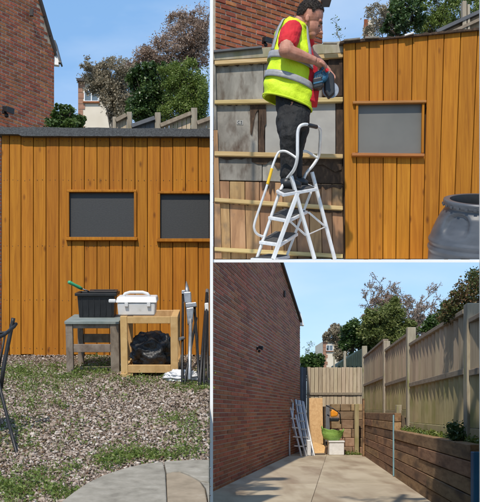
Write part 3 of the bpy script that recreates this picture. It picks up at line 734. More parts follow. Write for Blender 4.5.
# ---- stepped panel fence behind the shed
fn = thing('panel_fence', 'stepped grey fence panels and posts just behind the orange shed', 'fence', (P(165, 0, 13.4).x, 13.4, TB))
def post3(px0, px1, py, d, parent, mat='fence_post', zb=TB, t=.09):
    a, b = P(px0, py, d), P(px1, py, d)
    return MB().box(a.x, b.x, d, d + t, zb, a.z).build('post', M[mat], parent, bevel=.006)
for px0, px1, py in ((112.5, 116, 116.5), (126.5, 131.8, 111.6), (154.8, 160.6, 112.2), (191, 197.2, 107.6)): post3(px0, px1, py, 13.36, fn)
def raked(px0, py0, px1, py1, d, mat, cap):
    nB = max(3, int((px1 - px0) / 4.2))
    for k in range(nB):
        u0, u1 = k / nB, (k + 1) / nB - .02
        a0, a1 = P(px0 + (px1-px0)*u0, py0 + (py1-py0)*u0, d), P(px0 + (px1-px0)*u1, py0 + (py1-py0)*u1, d)
        MB().plate([(a0.x, d, TB), (a1.x, d, TB), a1, a0], (0, .03, 0)).build('board', M[mat], fn)
    MB().beam(P(px0, py0, d - .02), P(px1, py1, d - .02), .09, .05).build('capping', M[cap], fn)
raked(131.8, 126.5, 154.8, 118.5, 13.4, 'dark_grey', 'dark_grey')
raked(160.6, 126, 191, 113.8, 13.4, 'fence', 'fence_rail')
raked(197.2, 123.5, 211, 118.5, 13.4, 'fence', 'fence_rail')
raked(116, 121, 126.5, 115.5, 13.4, 'fence', 'fence_rail')

# ---- weathered stool
def gbox(x0, x1, y0, y1, z0, z1, name, mat, parent, bevel=.004):
    return MB(GM).box(x0, x1, y0, y1, z0, z1).build(name, M[mat], parent, bevel=bevel)
yf = GG(90, 373)[1]; yb = yf + .62
stool = thing('work_stool', 'weathered grey timber stool carrying the black tub', 'stool', gw(GZ(92, 373, yf)[0], yf))
zx = lambda px, py, y: GZ(px, py, y)
zt = zx(90, 321, yf)[1]
L0, L1 = zx(66, 350, yf)[0], zx(73, 350, yf)[0]; R0, R1 = zx(110.5, 350, yf)[0], zx(119, 350, yf)[0]
lw = L1 - L0
for (x0, x1, y) in ((L0, L1, yf), (R0, R1, yf), (L0 + .03, L1 + .02, yb - lw), (R0 - .005, R1 - .03, yb - lw)):
    gbox(x0, x1, y, y + lw, -.01, zt - .03, 'leg', 'grey_wood', stool)
gbox(L1 + .002, R0 - .002, yf + .008, yf + .035, zx(90, 328.5, yf)[1], zt - .03, 'apron', 'grey_wood', stool)
gbox(L1 + .002, R0 - .002, yf + .01, yf + .04, zx(90, 352.5, yf)[1], zx(90, 344.5, yf)[1], 'rail', 'grey_wood', stool)
gbox(L1 + .022, R0 - .007, yb - .05, yb - .02, zx(90, 342, yb)[1], zx(90, 333.5, yb)[1], 'rail', 'grey_wood', stool)
gbox(L1 + .022, R0 - .007, yb - .05, yb - .02, zt - .1, zt - .03, 'apron', 'grey_wood', stool)
gbox(L0 - .006, R1 + .006, yf - .012, yb + .01, zt - .028, zt, 'top', 'grey_top', stool)
gbox(L1 + .03, R0 - .01, yf + .12, yf + .2, .002, .03, 'foot_board', 'grey_wood', stool)

# ---- black tub with tray and trowel
yt0 = yf + .30; zb_ = zt + .001
tub = thing('plastic_tub', 'black plastic tub standing on the grey stool', 'tub', gw(zx(95, 314, yt0)[0], yt0, zb_))
a0, a1 = zx(77.5, 312, yt0)[0], zx(115, 312, yt0)[0]; ztub = zx(95, 293.5, yt0 - .01)[1]; dpt = .28
m = MB(GM); o_ = .012; w_ = .008
outer0 = [(a0 + o_, yt0 + o_), (a1 - o_, yt0 + o_), (a1 - o_, yt0 + dpt - o_), (a0 + o_, yt0 + dpt - o_)]
outer1 = [(a0, yt0), (a1, yt0), (a1, yt0 + dpt), (a0, yt0 + dpt)]
ins = lambda pts, s: [(x + (s if i in (0, 3) else -s), y + (s if i in (0, 1) else -s)) for i, (x, y) in enumerate(pts)]
vs = [(x, y, zb_) for x, y in outer0] + [(x, y, ztub) for x, y in outer1] + [(x, y, ztub) for x, y in ins(outer1, w_)] + [(x, y, zb_ + .01) for x, y in ins(outer0, w_)]
fs = [(3, 2, 1, 0)] + [(i, (i+1) % 4, 4 + (i+1) % 4, 4 + i) for i in range(4)] + [(4+i, 4+(i+1) % 4, 8+(i+1) % 4, 8+i) for i in range(4)] + [(8+i, 8+(i+1) % 4, 12+(i+1) % 4, 12+i) for i in range(4)] + [(12, 13, 14, 15)]
m.add(vs, fs); m.build('body', M['black_pl'], tub, bevel=.004)
rm = MB(GM)
for (x0, x1, y0_, y1_) in ((a0 - .018, a1 + .018, yt0 - .018, yt0 - .001), (a0 - .018, a1 + .018, yt0 + dpt + .001, yt0 + dpt + .018), (a0 - .018, a0 - .001, yt0 - .001, yt0 + dpt + .001), (a1 + .001, a1 + .018, yt0 - .001, yt0 + dpt + .001)):
    rm.box(x0, x1, y0_, y1_, ztub - .022, ztub + .002)
rm.build('rim', M['black_pl'], tub, bevel=.003)
for k in range(6):
    x = a0 + (a1 - a0) * (k + .7) / 6.4
    gbox(x, x + .009, yt0 + .0, yt0 + .012, zb_ + .02, ztub - .025, 'rib', 'black_pl', tub, .002)
tx0, tx1 = zx(89, 290, yt0)[0], zx(116.5, 290, yt0)[0]
tray = thing('plaster_hawk', 'flat black float lying across the black tub', 'tool', gw(tx0, yt0, ztub + .003))
MB(GM).hexa([(tx0, yt0 + .01, ztub + .004), (tx1, yt0 + .01, ztub + .004), (tx1, yt0 + .01, ztub + .018), (tx0, yt0 + .01, ztub + .018)], [(tx0 - .02, yt0 + .25, ztub + .006), (tx1 - .01, yt0 + .25, ztub + .006), (tx1 - .01, yt0 + .25, ztub + .02), (tx0 - .02, yt0 + .25, ztub + .02)]).build('blade', M['black_pl'], tray, bevel=.003)
gbox(tx0 + .03, tx1 - .03, yt0 + .12, yt0 + .15, ztub + .019, ztub + .026, 'spine', 'black_pl', tray, .003)
tr = thing('trowel', 'trowel with green handle sticking out of the black tub', 'trowel', P(76, 286, 9.1))
p, q = P(68.3, 281.8, 9.06), P(82, 288.8, 9.15)
MB().tube([p, p.lerp(q, .08), p.lerp(q, .4), p.lerp(q, .8), q], [.012, .017, .014, .016, .012], 10).build('handle', M['green_pl'], tr, smooth=True)
q2 = P(88.5, 291, 9.18)
MB().tube([q, q.lerp(q2, .5), q2], .006, 6).build('shank', M['steel'], tr, smooth=True)
MB().plate([P(87, 290.5, 9.18), P(89, 291, 9.18), P(91, 295, 9.22), P(88, 295.5, 9.22)], (0, .004, 0)).build('blade', M['steel'], tr)

# ---- open timber frame bench
yf2 = GG(150, 377)[1]; yb2 = yf2 + .66
bench = thing('work_bench', 'bare new softwood frame bench carrying the white toolbox', 'bench', gw(zx(149, 377, yf2)[0], yf2))
A0, A1 = zx(120.6, 350, yf2)[0], zx(127.4, 350, yf2)[0]; B0, B1 = zx(170.6, 350, yf2)[0], zx(178, 350, yf2)[0]
zt2 = zx(150, 316.5, yf2)[1]; lw2 = A1 - A0
for (x0, x1, y) in ((A0, A1, yf2), (B0, B1, yf2), (A0, A1, yb2 - lw2), (B0, B1, yb2 - lw2)):
    gbox(x0, x1, y, y + lw2, .0, zt2, 'leg', 'raw_wood', bench, .003)
zr = zx(150, 323.5, yf2)[1]
rw = M['raw_wood']
gbox(A1 + .001, B0 - .001, yf2 + .002, yf2 + .04, zr, zt2 - .002, 'top_rail', 'raw_wood', bench, .003)
gbox(A1 + .001, B0 - .001, yb2 - .042, yb2 - .002, zr, zt2 - .002, 'top_rail', 'raw_wood', bench, .003)
for x0, x1 in ((A0 + .003, A1 - .003), (B0 + .003, B1 - .003)):
    gbox(x0, x1, yf2 + lw2 + .001, yb2 - lw2 - .001, zr, zt2 - .004, 'side_rail', 'raw_wood', bench, .003)
    gbox(x0, x1, yf2 + lw2 + .001, yb2 - lw2 - .001, .035, .09, 'side_rail', 'raw_wood', bench, .003)
zl0, zl1 = zx(150, 373, yf2)[1], zx(150, 365.2, yf2)[1]
gbox(A1 + .001, B0 - .001, yf2 + .002, yf2 + .04, zl0, zl1, 'bottom_rail', 'raw_wood', bench, .003)
gbox(A1 + .001, B0 - .001, yb2 - .042, yb2 - .002, zl0, zl1, 'bottom_rail', 'raw_wood', bench, .003)
for x0 in (A0 - .006, B0 - .035): gbox(x0, x0 + .11, yf2 - .012, yf2 - .001, .0, .03, 'foot_block', 'raw_wood', bench, .003)
gbox(A1 + .002, B0 - .002, yf2 + .045, yb2 - .045, zl0 + .002, zl0 + .014, 'shelf', 'raw_wood', bench, .002)

# white toolbox on it
yq = yf2 + .06; zq = zt2 + .001
tb = thing('toolbox', 'white plastic toolbox with arched handle on the softwood frame', 'toolbox', gw(zx(136, 316, yq)[0], yq, zq))
x0, x1 = zx(117.3, 316, yq)[0], zx(155.6, 316, yq)[0]; zh = zx(136, 303, yq)[1]; dp = .27
MB(GM).hexa([(x0 + .008, yq, zq), (x1 - .008, yq, zq), (x1, yq - .008, zh), (x0, yq - .008, zh)], [(x0 + .008, yq + dp, zq), (x1 - .008, yq + dp, zq), (x1, yq + dp + .008, zh), (x0, yq + dp + .008, zh)]).build('body', M['white_pl'], tb, bevel=.012)
zlid = zx(136, 297, yq)[1]
MB(GM).hexa([(x0 - .012, yq - .018, zh + .002), (x1 + .014, yq - .018, zh + .002), (x1 + .006, yq + .01, zlid), (x0, yq + .01, zlid)], [(x0 - .012, yq + dp + .018, zh + .002), (x1 + .014, yq + dp + .018, zh + .002), (x1 + .006, yq + dp - .01, zlid), (x0, yq + dp - .01, zlid)]).build('lid', M['white_pl'], tb, bevel=.01)
hx0, hx1 = zx(122, 297, yq)[0], zx(149, 297, yq)[0]; hm = yq + .1
MB(GM).tube([(hx0, hm, zlid - .005), (hx0 + .02, hm, zlid + .022), (hx0 + .06, hm, zlid + .034), (hx1 - .06, hm, zlid + .034), (hx1 - .02, hm, zlid + .022), (hx1, hm, zlid - .005)], .013, 8).build('handle', M['white_pl'], tb, smooth=True)
for fx in (.2, .78):
    xx_ = x0 + (x1 - x0) * fx
    gbox(xx_, xx_ + .03, yq - .026, yq - .008, zh - .03, zh + .012, 'latch', 'white_pl', tb, .004)
gbox(x0 - .075, x0 - .014, yq + .02, yq + .05, zh + .0, zh + .03, 'side_grip', 'white_pl', tb, .008)

# bin bag inside the frame
def crumple(name, label, cat, c, r, mat, seed, amp, oct_=3, nu=64, nv=44, xf=None):
    rg_ = random.Random(seed); ph = [rg_.uniform(0, 6.28) for _ in range(24)]
    m_ = MB(xf); vs = []
    for i in range(nv + 1):
        th = math.pi * i / nv
        for k in range(nu):
            a = 2 * math.pi * k / nu
            dx, dy, dz_ = math.sin(th)*math.cos(a), math.sin(th)*math.sin(a), math.cos(th)
            g = 0
            for j in range(oct_):
                f_ = 1.5 * 1.9 ** j
                g += (.55 - 2.2 * abs(mnoise.noise(Vector((dx*f_ + ph[0]*3, dy*f_ + ph[1]*3, dz_*f_ + ph[2]*3 + j*7))))) / 1.75 ** j
            g = 1 + amp * g
            sx = (abs(dx) ** .8) * (1 if dx > 0 else -1)
            z = dz_ * r[2] * g
            if dz_ < 0: z = max(z, -r[2] * .8)
            vs.append((c[0] + sx*r[0]*g, c[1] + dy*r[1]*g, c[2] + z))
    m_.add(vs, [(i*nu+k, (i+1)*nu+k, (i+1)*nu+(k+1) % nu, i*nu+(k+1) % nu) for i in range(nv) for k in range(nu)])
    o = m_.build(name, M[mat], None, smooth=True)
    return tag(o, label, cat)
xm = (zx(134, 360, yf2 + .2)[0] + zx(170, 360, yf2 + .2)[0]) / 2
crumple('bin_bag', 'crumpled black bin bag inside the softwood frame', 'bag', (xm, yf2 + .33, zl0 + .016 + .8 * .16), (.185, .21, .165), 'bag', 8, .22, oct_=2, xf=GM)
xw, yw = GG(180, 380)
crumple('plastic_sheet', 'crumpled white plastic sheet on the gravel beside the softwood frame', 'sheet', (xw + .01, yw + .0, .032), (.135, .12, .045), 'white_bag', 9, .4, xf=GM)

# ---- folded trestle stands leaning on the shed
def stand(label, base, top, parts_):
    t = thing('folded_stand', label, 'stand', base)
    for name, pts, r, mat in parts_:
        MB().tube(pts, r, 8).build(name, M[mat], t, smooth=True)
    return t
dA = 8.25
s1 = stand('folded grey steel and black trestle leaning beside the softwood frame', P(187, 386, dA), None, [
    ('leg', [P(182.3, 386, 8.18), P(182.6, 330, 8.7), P(183.0, 293, 9.1)], .012, 'black_metal'),
    ('leg', [P(184.2, 386.4, 8.16), P(190, 352, 8.5), P(196.4, 318, 8.85)], .011, 'black_metal'),
    ('leg', [P(199.6, 387, 8.12), P(197.5, 352, 8.5), P(194.6, 308, 8.95)], .012, 'black_metal'),
    ('column', [P(189.3, 380, 8.25), P(190.2, 340, 8.6), P(190.6, 320, 8.8)], .017, 'steel'),
    ('spike', [P(187.4, 293, 9.12), P(186.9, 287, 9.18), P(186.4, 281.5, 9.22)], [.024, .016, .004], 'steel')])
def pxprism(pts, d0_, t, name, mat, parent, bevel=.004):
    return MB().plate([P(x, y, d0_) for x, y in pts], (0, t, 0)).build(name, M[mat], parent, bevel=bevel)
pxprism([(183.5, 292), (191, 291.5), (191.5, 303), (184.5, 303)], 9.0, .08, 'clamp_head', 'steel', s1, .008)
pxprism([(185.3, 303), (196.3, 302), (197, 306.5), (185.8, 308)], 8.9, .09, 'jaw', 'steel', s1, .006)
pxprism([(186, 308), (193.8, 307), (192.8, 322), (187.6, 325)], 8.8, .08, 'bracket', 'steel', s1, .008)
pxprism([(181.6, 290.2), (185.2, 290), (185.2, 294), (181.6, 294)], 9.05, .05, 'end_cap', 'steel', s1, .004)
MB().tube([P(179.5, 339, 8.55), P(183.6, 338, 8.6)], .015, 8).build('knob', M['steel'], s1)
s2 = stand('folded black tripod stand at the right end of the orange shed', P(204, 388, 8.1), None, [
    ('leg', [P(199.8, 388, 8.08), P(203, 345, 8.55), P(206.8, 293, 9.1)], .013, 'black_metal'),
    ('leg', [P(203.6, 388.5, 8.06), P(205, 345, 8.5), P(207.0, 300, 9.0)], .011, 'black_metal'),
    ('leg', [P(208.2, 386, 8.15), P(207.4, 345, 8.55), P(207.2, 300, 9.05)], .012, 'black_metal'),
    ('column', [P(206.9, 330, 8.75), P(207, 310, 8.95), P(207.2, 290, 9.2)], .016, 'steel')])
pxprism([(204.4, 303), (208.6, 302.5), (208.8, 311), (205, 312)], 8.88, .07, 'joint', 'white_pl', s2, .008)

# ---- black metal chair at the left edge
ch = thing('metal_chair', 'black metal garden chair at the left edge of the gravel', 'chair', gw(*GG(5, 460)))
dc = 6.0
def ctube(name, pts, r=.011): MB().tube([P(*q) for q in pts], r, 8).build(name, M['black_metal'], ch, smooth=True)
ctube('back_post', [(13.4, 318, 6.3), (12.6, 322, 6.3), (8, 345, 6.28), (3.5, 368, 6.26), (1, 388, 6.24)], .013)
ctube('arm', [(-14, 344, 6.0), (-4, 338.5, 6.05), (4, 335, 6.12), (10, 330, 6.2), (14.5, 326.2, 6.28), (16.2, 323.6, 6.3)], .011)
ctube('leg', [(-3, 376, 6.2), (0.4, 390, 6.16), (10, 428, 6.0), (19.8, 464.5, 5.71)], .0105)
ctube('leg', [(1, 388, 6.24), (-8, 420, 6.0), (-16, 470, 5.62)], .0105)
ctube('leg', [(-44, 384, 6.1), (-48, 430, 5.9), (-52, 470, 5.6)], .0105)
ctube('seat_rail', [(1, 384, 6.24), (-20, 388, 6.15), (-46, 386, 6.08)], .01)
ctube('back_rail', [(10.5, 332, 6.28), (-10, 334, 6.45), (-30, 334, 6.5)], .009)
ctube('back_rail', [(3.5, 368, 6.26), (-16, 370, 6.42), (-34, 370, 6.48)], .009)
for k in range(4): ctube('back_slat', [(5 - 9*k, 334 , 6.32 + .04*k), (-1 - 9*k, 369, 6.3 + .04*k)], .007)
MB().plate([P(0, 386, 6.23), P(-46, 388, 6.06), P(-40, 380, 6.5), P(0, 380, 6.6)], (0, 0, -.012)).build('seat', M['black_metal'], ch, bevel=.004)

# ================================================================== HALF-CLAD SHED ON THE DECK
D2 = 8.5
sh2 = thing('half_clad_shed', 'shed wall half stripped to battens and grey sheathing, half orange planks', 'shed', Vector((P(345, 0, D2).x, D2, dz(D2))))
def base2(px, d=D2): return 258.9
a, b = P(214, 259.2, 8.62), P(700, 46, 8.62)
MB().hexa([(P(213.5, 259.3, 8.62).x, 8.62, dz(8.62) + .005), (4.4*.72, 8.62, dz(8.62) + .005), (3.17, 8.62, P(478, 34, 8.62).z), (P(213.5, 54, 8.62).x, 8.62, P(213.5, 54, 8.62).z)],
          [(P(213.5, 259.3, 8.62).x, 9.9, dz(9.9) + .005), (3.17, 9.9, dz(9.9) + .005), (3.17, 9.9, P(478, 34, 8.62).z), (P(213.5, 54, 8.62).x, 9.9, P(213.5, 54, 8.62).z)]).build('carcass', M['rot'], sh2)
def quad2(pts, t, name, mat, d=D2, bevel=.004, parent=sh2):
    return MB().plate([P(x, y, d) for x, y in pts], (0, t, 0)).build(name, M[mat], parent, bevel=bevel)
# horizontal battens: (left y0, y1, right y0, y1)
bat = [(60.6, 64.6, 53.0, 57.2), (100, 103.8, 96.8, 101.6), (151, 155.6, 154, 158), (197.6, 201.6, 206, 210), (247, 250.8, 254, 258)]
for (l0, l1, r0, r1) in bat:
    quad2([(214.5, l1), (343, r1), (343, r0), (214.5, l0)], .05, 'batten', 'batten', 8.53)
def by(i, px, low):           # batten edge height at px
    l0, l1, r0, r1 = bat[i]; t = (px - 214.5) / 128.5
    return (l1 + (r1 - l1) * t) if low else (l0 + (r0 - l0) * t)
def infill(i, cols, d, name):
    """sheets between batten i and i+1: (x0, x1, mat)"""
    for (x0, x1, mat) in cols:
        y0a, y0b = (by(i, x0, True), by(i, x1, True)); y1a, y1b = by(i+1, x0, False), by(i+1, x1, False)
        quad2([(x0, y1a + .5), (x1, y1b + .5), (x1, y0b - .5), (x0, y0a - .5)], .02, name, mat, d + random.uniform(0, .012), .003)
infill(0, [(215, 263.5, 'sheath'), (264, 323, 'sheath'), (323.6, 343, 'rot')], 8.575, 'sheathing')
infill(1, [(215, 258, 'sheath'), (258.6, 264.5, 'rot'), (265.2, 335.5, 'light_board'), (336.2, 343, 'rot')], 8.575, 'sheathing')
# third bay: grey sheet above, brown boards below
quad2([(217, 180), (262, 181), (262, 152.5), (217, 151)], .02, 'sheathing', 'sheath', 8.575)
quad2([(262.6, 181), (300, 182.5), (300, 153), (262.6, 152.6)], .02, 'sheathing', 'sheath', 8.58)
quad2([(300.6, 182.5), (343, 184), (343, 154.5), (300.6, 153)], .02, 'sheathing', 'rot', 8.58)
bx = [218.5, 229.5, 245, 259.5, 271, 283, 296, 309, 321, 332, 343]
for k in range(len(bx) - 1):
    x0, x1 = bx[k] + .25, bx[k+1] - .25
    t0 = 181 + k * .35
    quad2([(x0, by(3, x0, False) + .5), (x1, by(3, x1, False) + .5), (x1, t0 + .3), (x0, t0)], .02, 'board', 'brown_board', 8.57 + random.uniform(0, .01))
    quad2([(x0 + 1.2, by(4, x0, False) + .5), (x1 + 1.2, by(4, x1, False) + .5), (x1, by(3, x1, True) - .5), (x0, by(3, x0, True) - .5)], .02, 'board', 'brown_board', 8.57 + random.uniform(0, .01))
    quad2([(x0 + 1.4, 258.8), (x1 + 1.4, 258.8), (x1 + 1.3, by(4, x1, True) - .4), (x0 + 1.3, by(4, x0, True) - .4)], .02, 'board', 'brown_board', 8.57 + random.uniform(0, .01))
# left corner stud, fascia, dark rot by the worker
quad2([(214.8, 258.8), (221.8, 258.8), (217.6, 130), (213.6, 130)], .06, 'stud', 'brown_board', 8.545)
quad2([(213.6, 130), (216.8, 130), (215.6, 64), (213.6, 64)], .06, 'stud', 'sheath', 8.545)
quad2([(213.6, 60.2), (343.5, 52.6), (343.5, 40.5), (310, 45.2), (268, 47), (213.6, 52.4)], .05, 'fascia', 'fence_post', 8.535)
quad2([(213.6, 52.2), (262, 47.4), (262, 45.8), (240, 47.4), (213.6, 50)], .12, 'flashing', 'dark_grey', 8.5, .002)
quad2([(322, 96), (342.5, 96), (342.5, 57.5), (329, 58), (326, 74), (322, 80)], .02, 'rotten_patch', 'rot', 8.56)
lab = quad2([(236.6, 124.4), (243.2, 124.7), (243.2, 120.3), (236.6, 120.0)], .003, 'label_plate', 'light_board', 8.572, 0)
gl = MB()
for pts in (([(238.0, 121.2), (239.6, 120.9), (238.2, 121.3), (237.7, 122.4), (238.2, 123.5), (239.7, 123.6)]), ([(240.6, 121.1), (241.9, 121.2), (241.2, 122.2), (242.0, 122.9), (241.4, 123.7), (240.5, 123.5)])):
    gl.tube([P(x, y, 8.5715) for x, y in pts], .0028, 5)
gl.build('print', M['dark_grey'], lab)
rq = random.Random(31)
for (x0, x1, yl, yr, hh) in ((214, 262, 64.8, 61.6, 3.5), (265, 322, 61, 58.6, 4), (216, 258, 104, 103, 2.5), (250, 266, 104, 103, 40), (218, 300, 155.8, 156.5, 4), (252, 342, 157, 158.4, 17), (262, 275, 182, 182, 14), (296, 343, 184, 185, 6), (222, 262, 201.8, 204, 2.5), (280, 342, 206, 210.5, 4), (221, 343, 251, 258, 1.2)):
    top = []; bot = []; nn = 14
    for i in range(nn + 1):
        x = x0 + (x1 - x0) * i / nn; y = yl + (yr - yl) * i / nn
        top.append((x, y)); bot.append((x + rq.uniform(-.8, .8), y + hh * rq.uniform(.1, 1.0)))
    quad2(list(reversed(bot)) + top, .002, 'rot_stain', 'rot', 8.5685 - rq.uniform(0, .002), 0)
# orange planks on the right
jt = [343.2, 355.5, 369.2, 383.6, 398, 412.6, 428, 444.3, 461, 478, 495, 512, 529, 546, 563, 580]
jb = [345.4, 357.6, 370, 383, 396, 409.4, 422.8, 437.4, 452.6, 468.4, 485, 501, 517, 533, 549, 565]
for k in range(len(jt) - 1):
    t0, t1, b0, b1 = jt[k] + .35, jt[k+1] - .35, jb[k] + .35, jb[k+1] - .35
    yt_ = lambda x: 43.2 - (x - 343) * .098
    X = lambda top, bot, y: bot + (top - bot) * (258.7 - y) / (258.7 - 42)
    o = random.uniform(-.003, .003)
    if 1 <= k <= 5 or k == 0:
        xs0 = lambda y: X(t0, b0, y); xs1 = lambda y: X(t1, b1, y)
    if 1 <= k <= 5:
        quad2([(X(t0, b0, 101), 101.5), (X(t1, b1, 101), 101.5), (t1, yt_(t1)), (t0, yt_(t0))], .028, 'plank', 'orange', D2 + o)
        quad2([(b0, 258.8), (b1, 258.8), (X(t1, b1, 154), 154), (X(t0, b0, 154), 154)], .028, 'plank', 'orange', D2 + o)
    else:
        quad2([(b0, 258.8), (b1, 258.8), (t1, yt_(t1) + random.uniform(-.4, .4)), (t0, yt_(t0))], .028, 'plank', 'orange', D2 + o)
MB().plate([P(344, 258.8, 8.532), P(566, 258.8, 8.532), P(566, 27, 8.532), P(343.4, 46, 8.532)], (0, .03, 0)).build('backing', M['gap'], sh2)
w2 = quad2([(357.4, 153.2), (423, 153.2), (423.4, 102), (358, 103)], .006, 'window', 'mesh_grey', 8.524, 0)
quad2([(353, 103.6), (426.5, 102.4), (426.5, 100), (353, 101)], .05, 'frame_top', 'orange_dark', 8.465, .003, w2)
quad2([(352, 155.6), (424.5, 156.2), (424.5, 153.4), (352, 152.6)], .06, 'sill', 'orange_dark', 8.455, .003, w2)
quad2([(355.6, 152.5), (358, 152.5), (358.4, 103.7), (356, 103.7)], .04, 'frame_side', 'orange', 8.48, .003, w2)
quad2([(421.8, 153), (424, 153), (424.6, 102.6), (422.4, 102.6)], .04, 'frame_side', 'orange', 8.48, .003, w2)
# ragged roof edge
rr = random.Random(8); rf = MB(); n = 64; prev = None
for i in range(n + 1):
    px = 340 + 240 * i / n
    lo = 43.0 - (px - 343) * .098; hi = lo - 2.2 - rr.uniform(-.8, .7)
    cur = (P(px, lo, 8.47), P(px, hi, 8.47))
    if prev: rf.hexa([prev[0], cur[0], cur[1], prev[1]], [Vector((p.x, 9.9, p.z + .02)) for p in (prev[0], cur[0], cur[1], prev[1])])
    prev = cur
rf.build('roof', M['rot'], sh2)
for k, (px, py, w_, a_) in enumerate(((352, 40, 16, .05), (372, 38, 14, -.03), (409, 34.6, 9, .2), (330, 43.6, 14, -.06))):
    MB().beam(P(px - w_/2, py + a_*w_/2, 8.46), P(px + w_/2, py - a_*w_/2 - .8, 8.46), .03, .012).build('splinter', M['sheath' if k != 2 else 'white_pl'], sh2)

# ---- brick house behind it
h2 = thing('brick_house', 'red brick house corner behind the worker on the ladder', 'house', (.8, 10.6, dz(10.6)))
dB = 10.15; dvb = Vector((1.33, 1, 0)).normalized(); pB = Vector((.035, dB, 0))
dEnd = (1.33 * dB - .035) / (1.33 - .1108); LB = (dEnd - dB) / dvb.y
brick_wall(h2, pB, (dvb.x, dvb.y), LB, 4.62, lambda u: 6.05, .135, .0525, .011, 300, lambda u, z: -abs(z - 5.4), thick=.035, seed=5)
MB().plate([pB + Vector((0, .06, dz(dB) + .02)), pB + dvb * LB + Vector((0, .06, dz(dEnd) + .03)), pB + dvb * LB + Vector((0, .06, 4.59)), pB + Vector((0, .06, 4.59))], (0, .1, .0)).build('plinth', M['mortar'], h2)
pc = pB + dvb * LB
MB().box(pc.x - .02, pc.x + .09, pc.y - .12, pc.y + .1, P(0, 3.5, pc.y).z, P(0, -8, pc.y).z).build('eaves_box', M['dark_grey'], h2)
floodlight('black security light on the bricks behind the worker', P(263.5, 42.5, 10.42), (dvb.y, -dvb.x, 0), .075)

# ---- greenery and fence over the shed roof
zD = dz(11.5)
leafy_tree('tree', 'dark green tree above the half-clad shed roof', 'tree', (P(408, 0, 11.3).x, 11.3, dz(11.3)), [(Q(408, 13, 11.3), (.22, .25, .24)), (Q(395, 24, 11.3), (.12, .2, .14))], 5200, .018, 'leaf_dark', 21, clumps=60, trunk_r=.04)
leafy_tree('tree', 'bright green tree behind the trellis post above the shed', 'tree', (P(446, 0, 11.6).x, 11.6, dz(11.6)), [(Q(440, 10, 11.6), (.27, .25, .26)), (Q(468, 6, 11.6), (.22, .25, .22)), (Q(428, 26, 11.6), (.18, .2, .12))], 8000, .012, 'leaf_bright', 22, clumps=110, trunk_r=.03, spread=.35)
leafy_tree('tree', 'pale grey budding tree against the sky over the shed', 'tree', (P(380, 0, 12).x, 12, dz(12)), [(Q(379, 20, 12), (.2, .2, .2)), (Q(392, 12, 12), (.13, .2, .17))], 3400, .0125, 'bud_grey', 23, 'bark_grey', .02, clumps=60, spread=.33)
twig_tree('tree', 'thin sparse green tree right of the brick house corner', 'tree', (P(333, 0, 12.2).x, 12.2, dz(12.2)), (0, 0, 1), 1.55, .02, 4, 'leaf', 3, .012, 24, starts=3, gnarl=.3, up=.1, spread=.02, lean=.1, shrink=.45)
pale_house2 = thing('pale_house', 'small piece of pale house wall between the trees over the shed', 'house', (P(369, 0, 12.6).x, 12.6, dz(12.6)))
a, b = P(365.5, 60, 12.6), P(374, 20, 12.6)
MB().box(a.x, b.x, 12.6, 12.8, dz(12.6), b.z).build('wall', M['render'], pale_house2)
MB().box(a.x - .02, a.x + .025, 12.57, 12.599, dz(12.58), b.z).build('quoin', M['brick'], pale_house2)
tf = thing('raked_fence', 'sloping grey fence rails and twin posts over the shed roof', 'fence', (P(465, 0, 10.6).x, 10.6, dz(10.6)))
for x0, x1, y in ((462.6, 466.8, .5), (467.6, 470.2, 4)): post3(x0, x1, y, 10.55, tf, zb=dz(10.55))
MB().plate([P(440, 36, 10.62), P(478, 36, 10.62), P(490, 36, 10.62), P(490, 8, 10.62), P(440, 31, 10.62)], (0, .03, 0)).build('panel', M['fence'], tf)
MB().beam(P(436, 32.5, 10.58), P(492, 6.5, 10.58), .08, .035).build('rail', M['dark_grey'], tf)
MB().beam(P(446, 35.5, 10.58), P(492, 14.5, 10.58), .08, .03).build('rail', M['fence_rail'], tf)

# ---- barrel
TB2 = math.atan(.40)
bc = P(480.5, 199, 7.9)
BM = Matrix.Translation(bc) @ Matrix.Rotation(TB2, 4, 'X')
br = thing('water_barrel', 'open dark grey plastic barrel standing by the orange planks', 'barrel', Vector((bc.x, bc.y, dz(bc.y))))
s = .0079
prof = [(30*s, -.3*s), (33.5*s, 0), (36*s, -.5*s), (36.4*s, -2*s), (36.2*s, -5.5*s), (35*s, -6.6*s), (33.5*s, -7.4*s), (34.5*s, -10*s), (38*s, -15*s), (42*s, -24*s), (45.2*s, -33*s), (46.6*s, -38*s), (47.8*s, -39.5*s), (48.2*s, -41*s), (47.8*s, -42.6*s), (46.9*s, -44*s), (47*s, -46*s), (48.2*s, -47.6*s), (48.4*s, -49*s), (47.8*s, -50.6*s), (47*s, -52*s), (47*s, -70*s)]
fine = []
for (r0, z0), (r1, z1) in zip(prof[:-1], prof[1:]):
    k = max(1, int(abs(z1 - z0) / (1.1*s)))
    fine += [(r0 + (r1-r0)*i/k, z0 + (z1-z0)*i/k) for i in range(k)]
fine.append(prof[-1])
bm_ = MB(); NB = 160; vs = []
for (r, z) in fine:
    for k in range(NB):
        a = 2*math.pi*k/NB
        # handle recess towards the viewer's left
        da = (a - math.radians(223)); zz = (z + 23*s) / (12.5*s); aa = da / math.radians(22)
        q_ = 1 - (abs(aa) ** 2.6 + abs(zz) ** 2.6)
        rr_ = r
        if q_ > 0: rr_ = r - 4.6*s * min(1, q_ * 2.0) * (1.0 if zz > -.2 else max(.25, 1 - (-.2 - zz)))
        p = BM @ Vector((rr_*math.cos(a), rr_*math.sin(a), z))
        zmin = dz(p.y) + .003
        if p.z < zmin: p.z = zmin
        vs.append(p)
m_ = len(fine)
bm_.add(vs, [(i*NB+k, i*NB+(k+1) % NB, (i+1)*NB+(k+1) % NB, (i+1)*NB+k) for i in range(m_-1) for k in range(NB)])
body = bm_.build('body', M['barrel'], br, smooth=True, recalc=False)
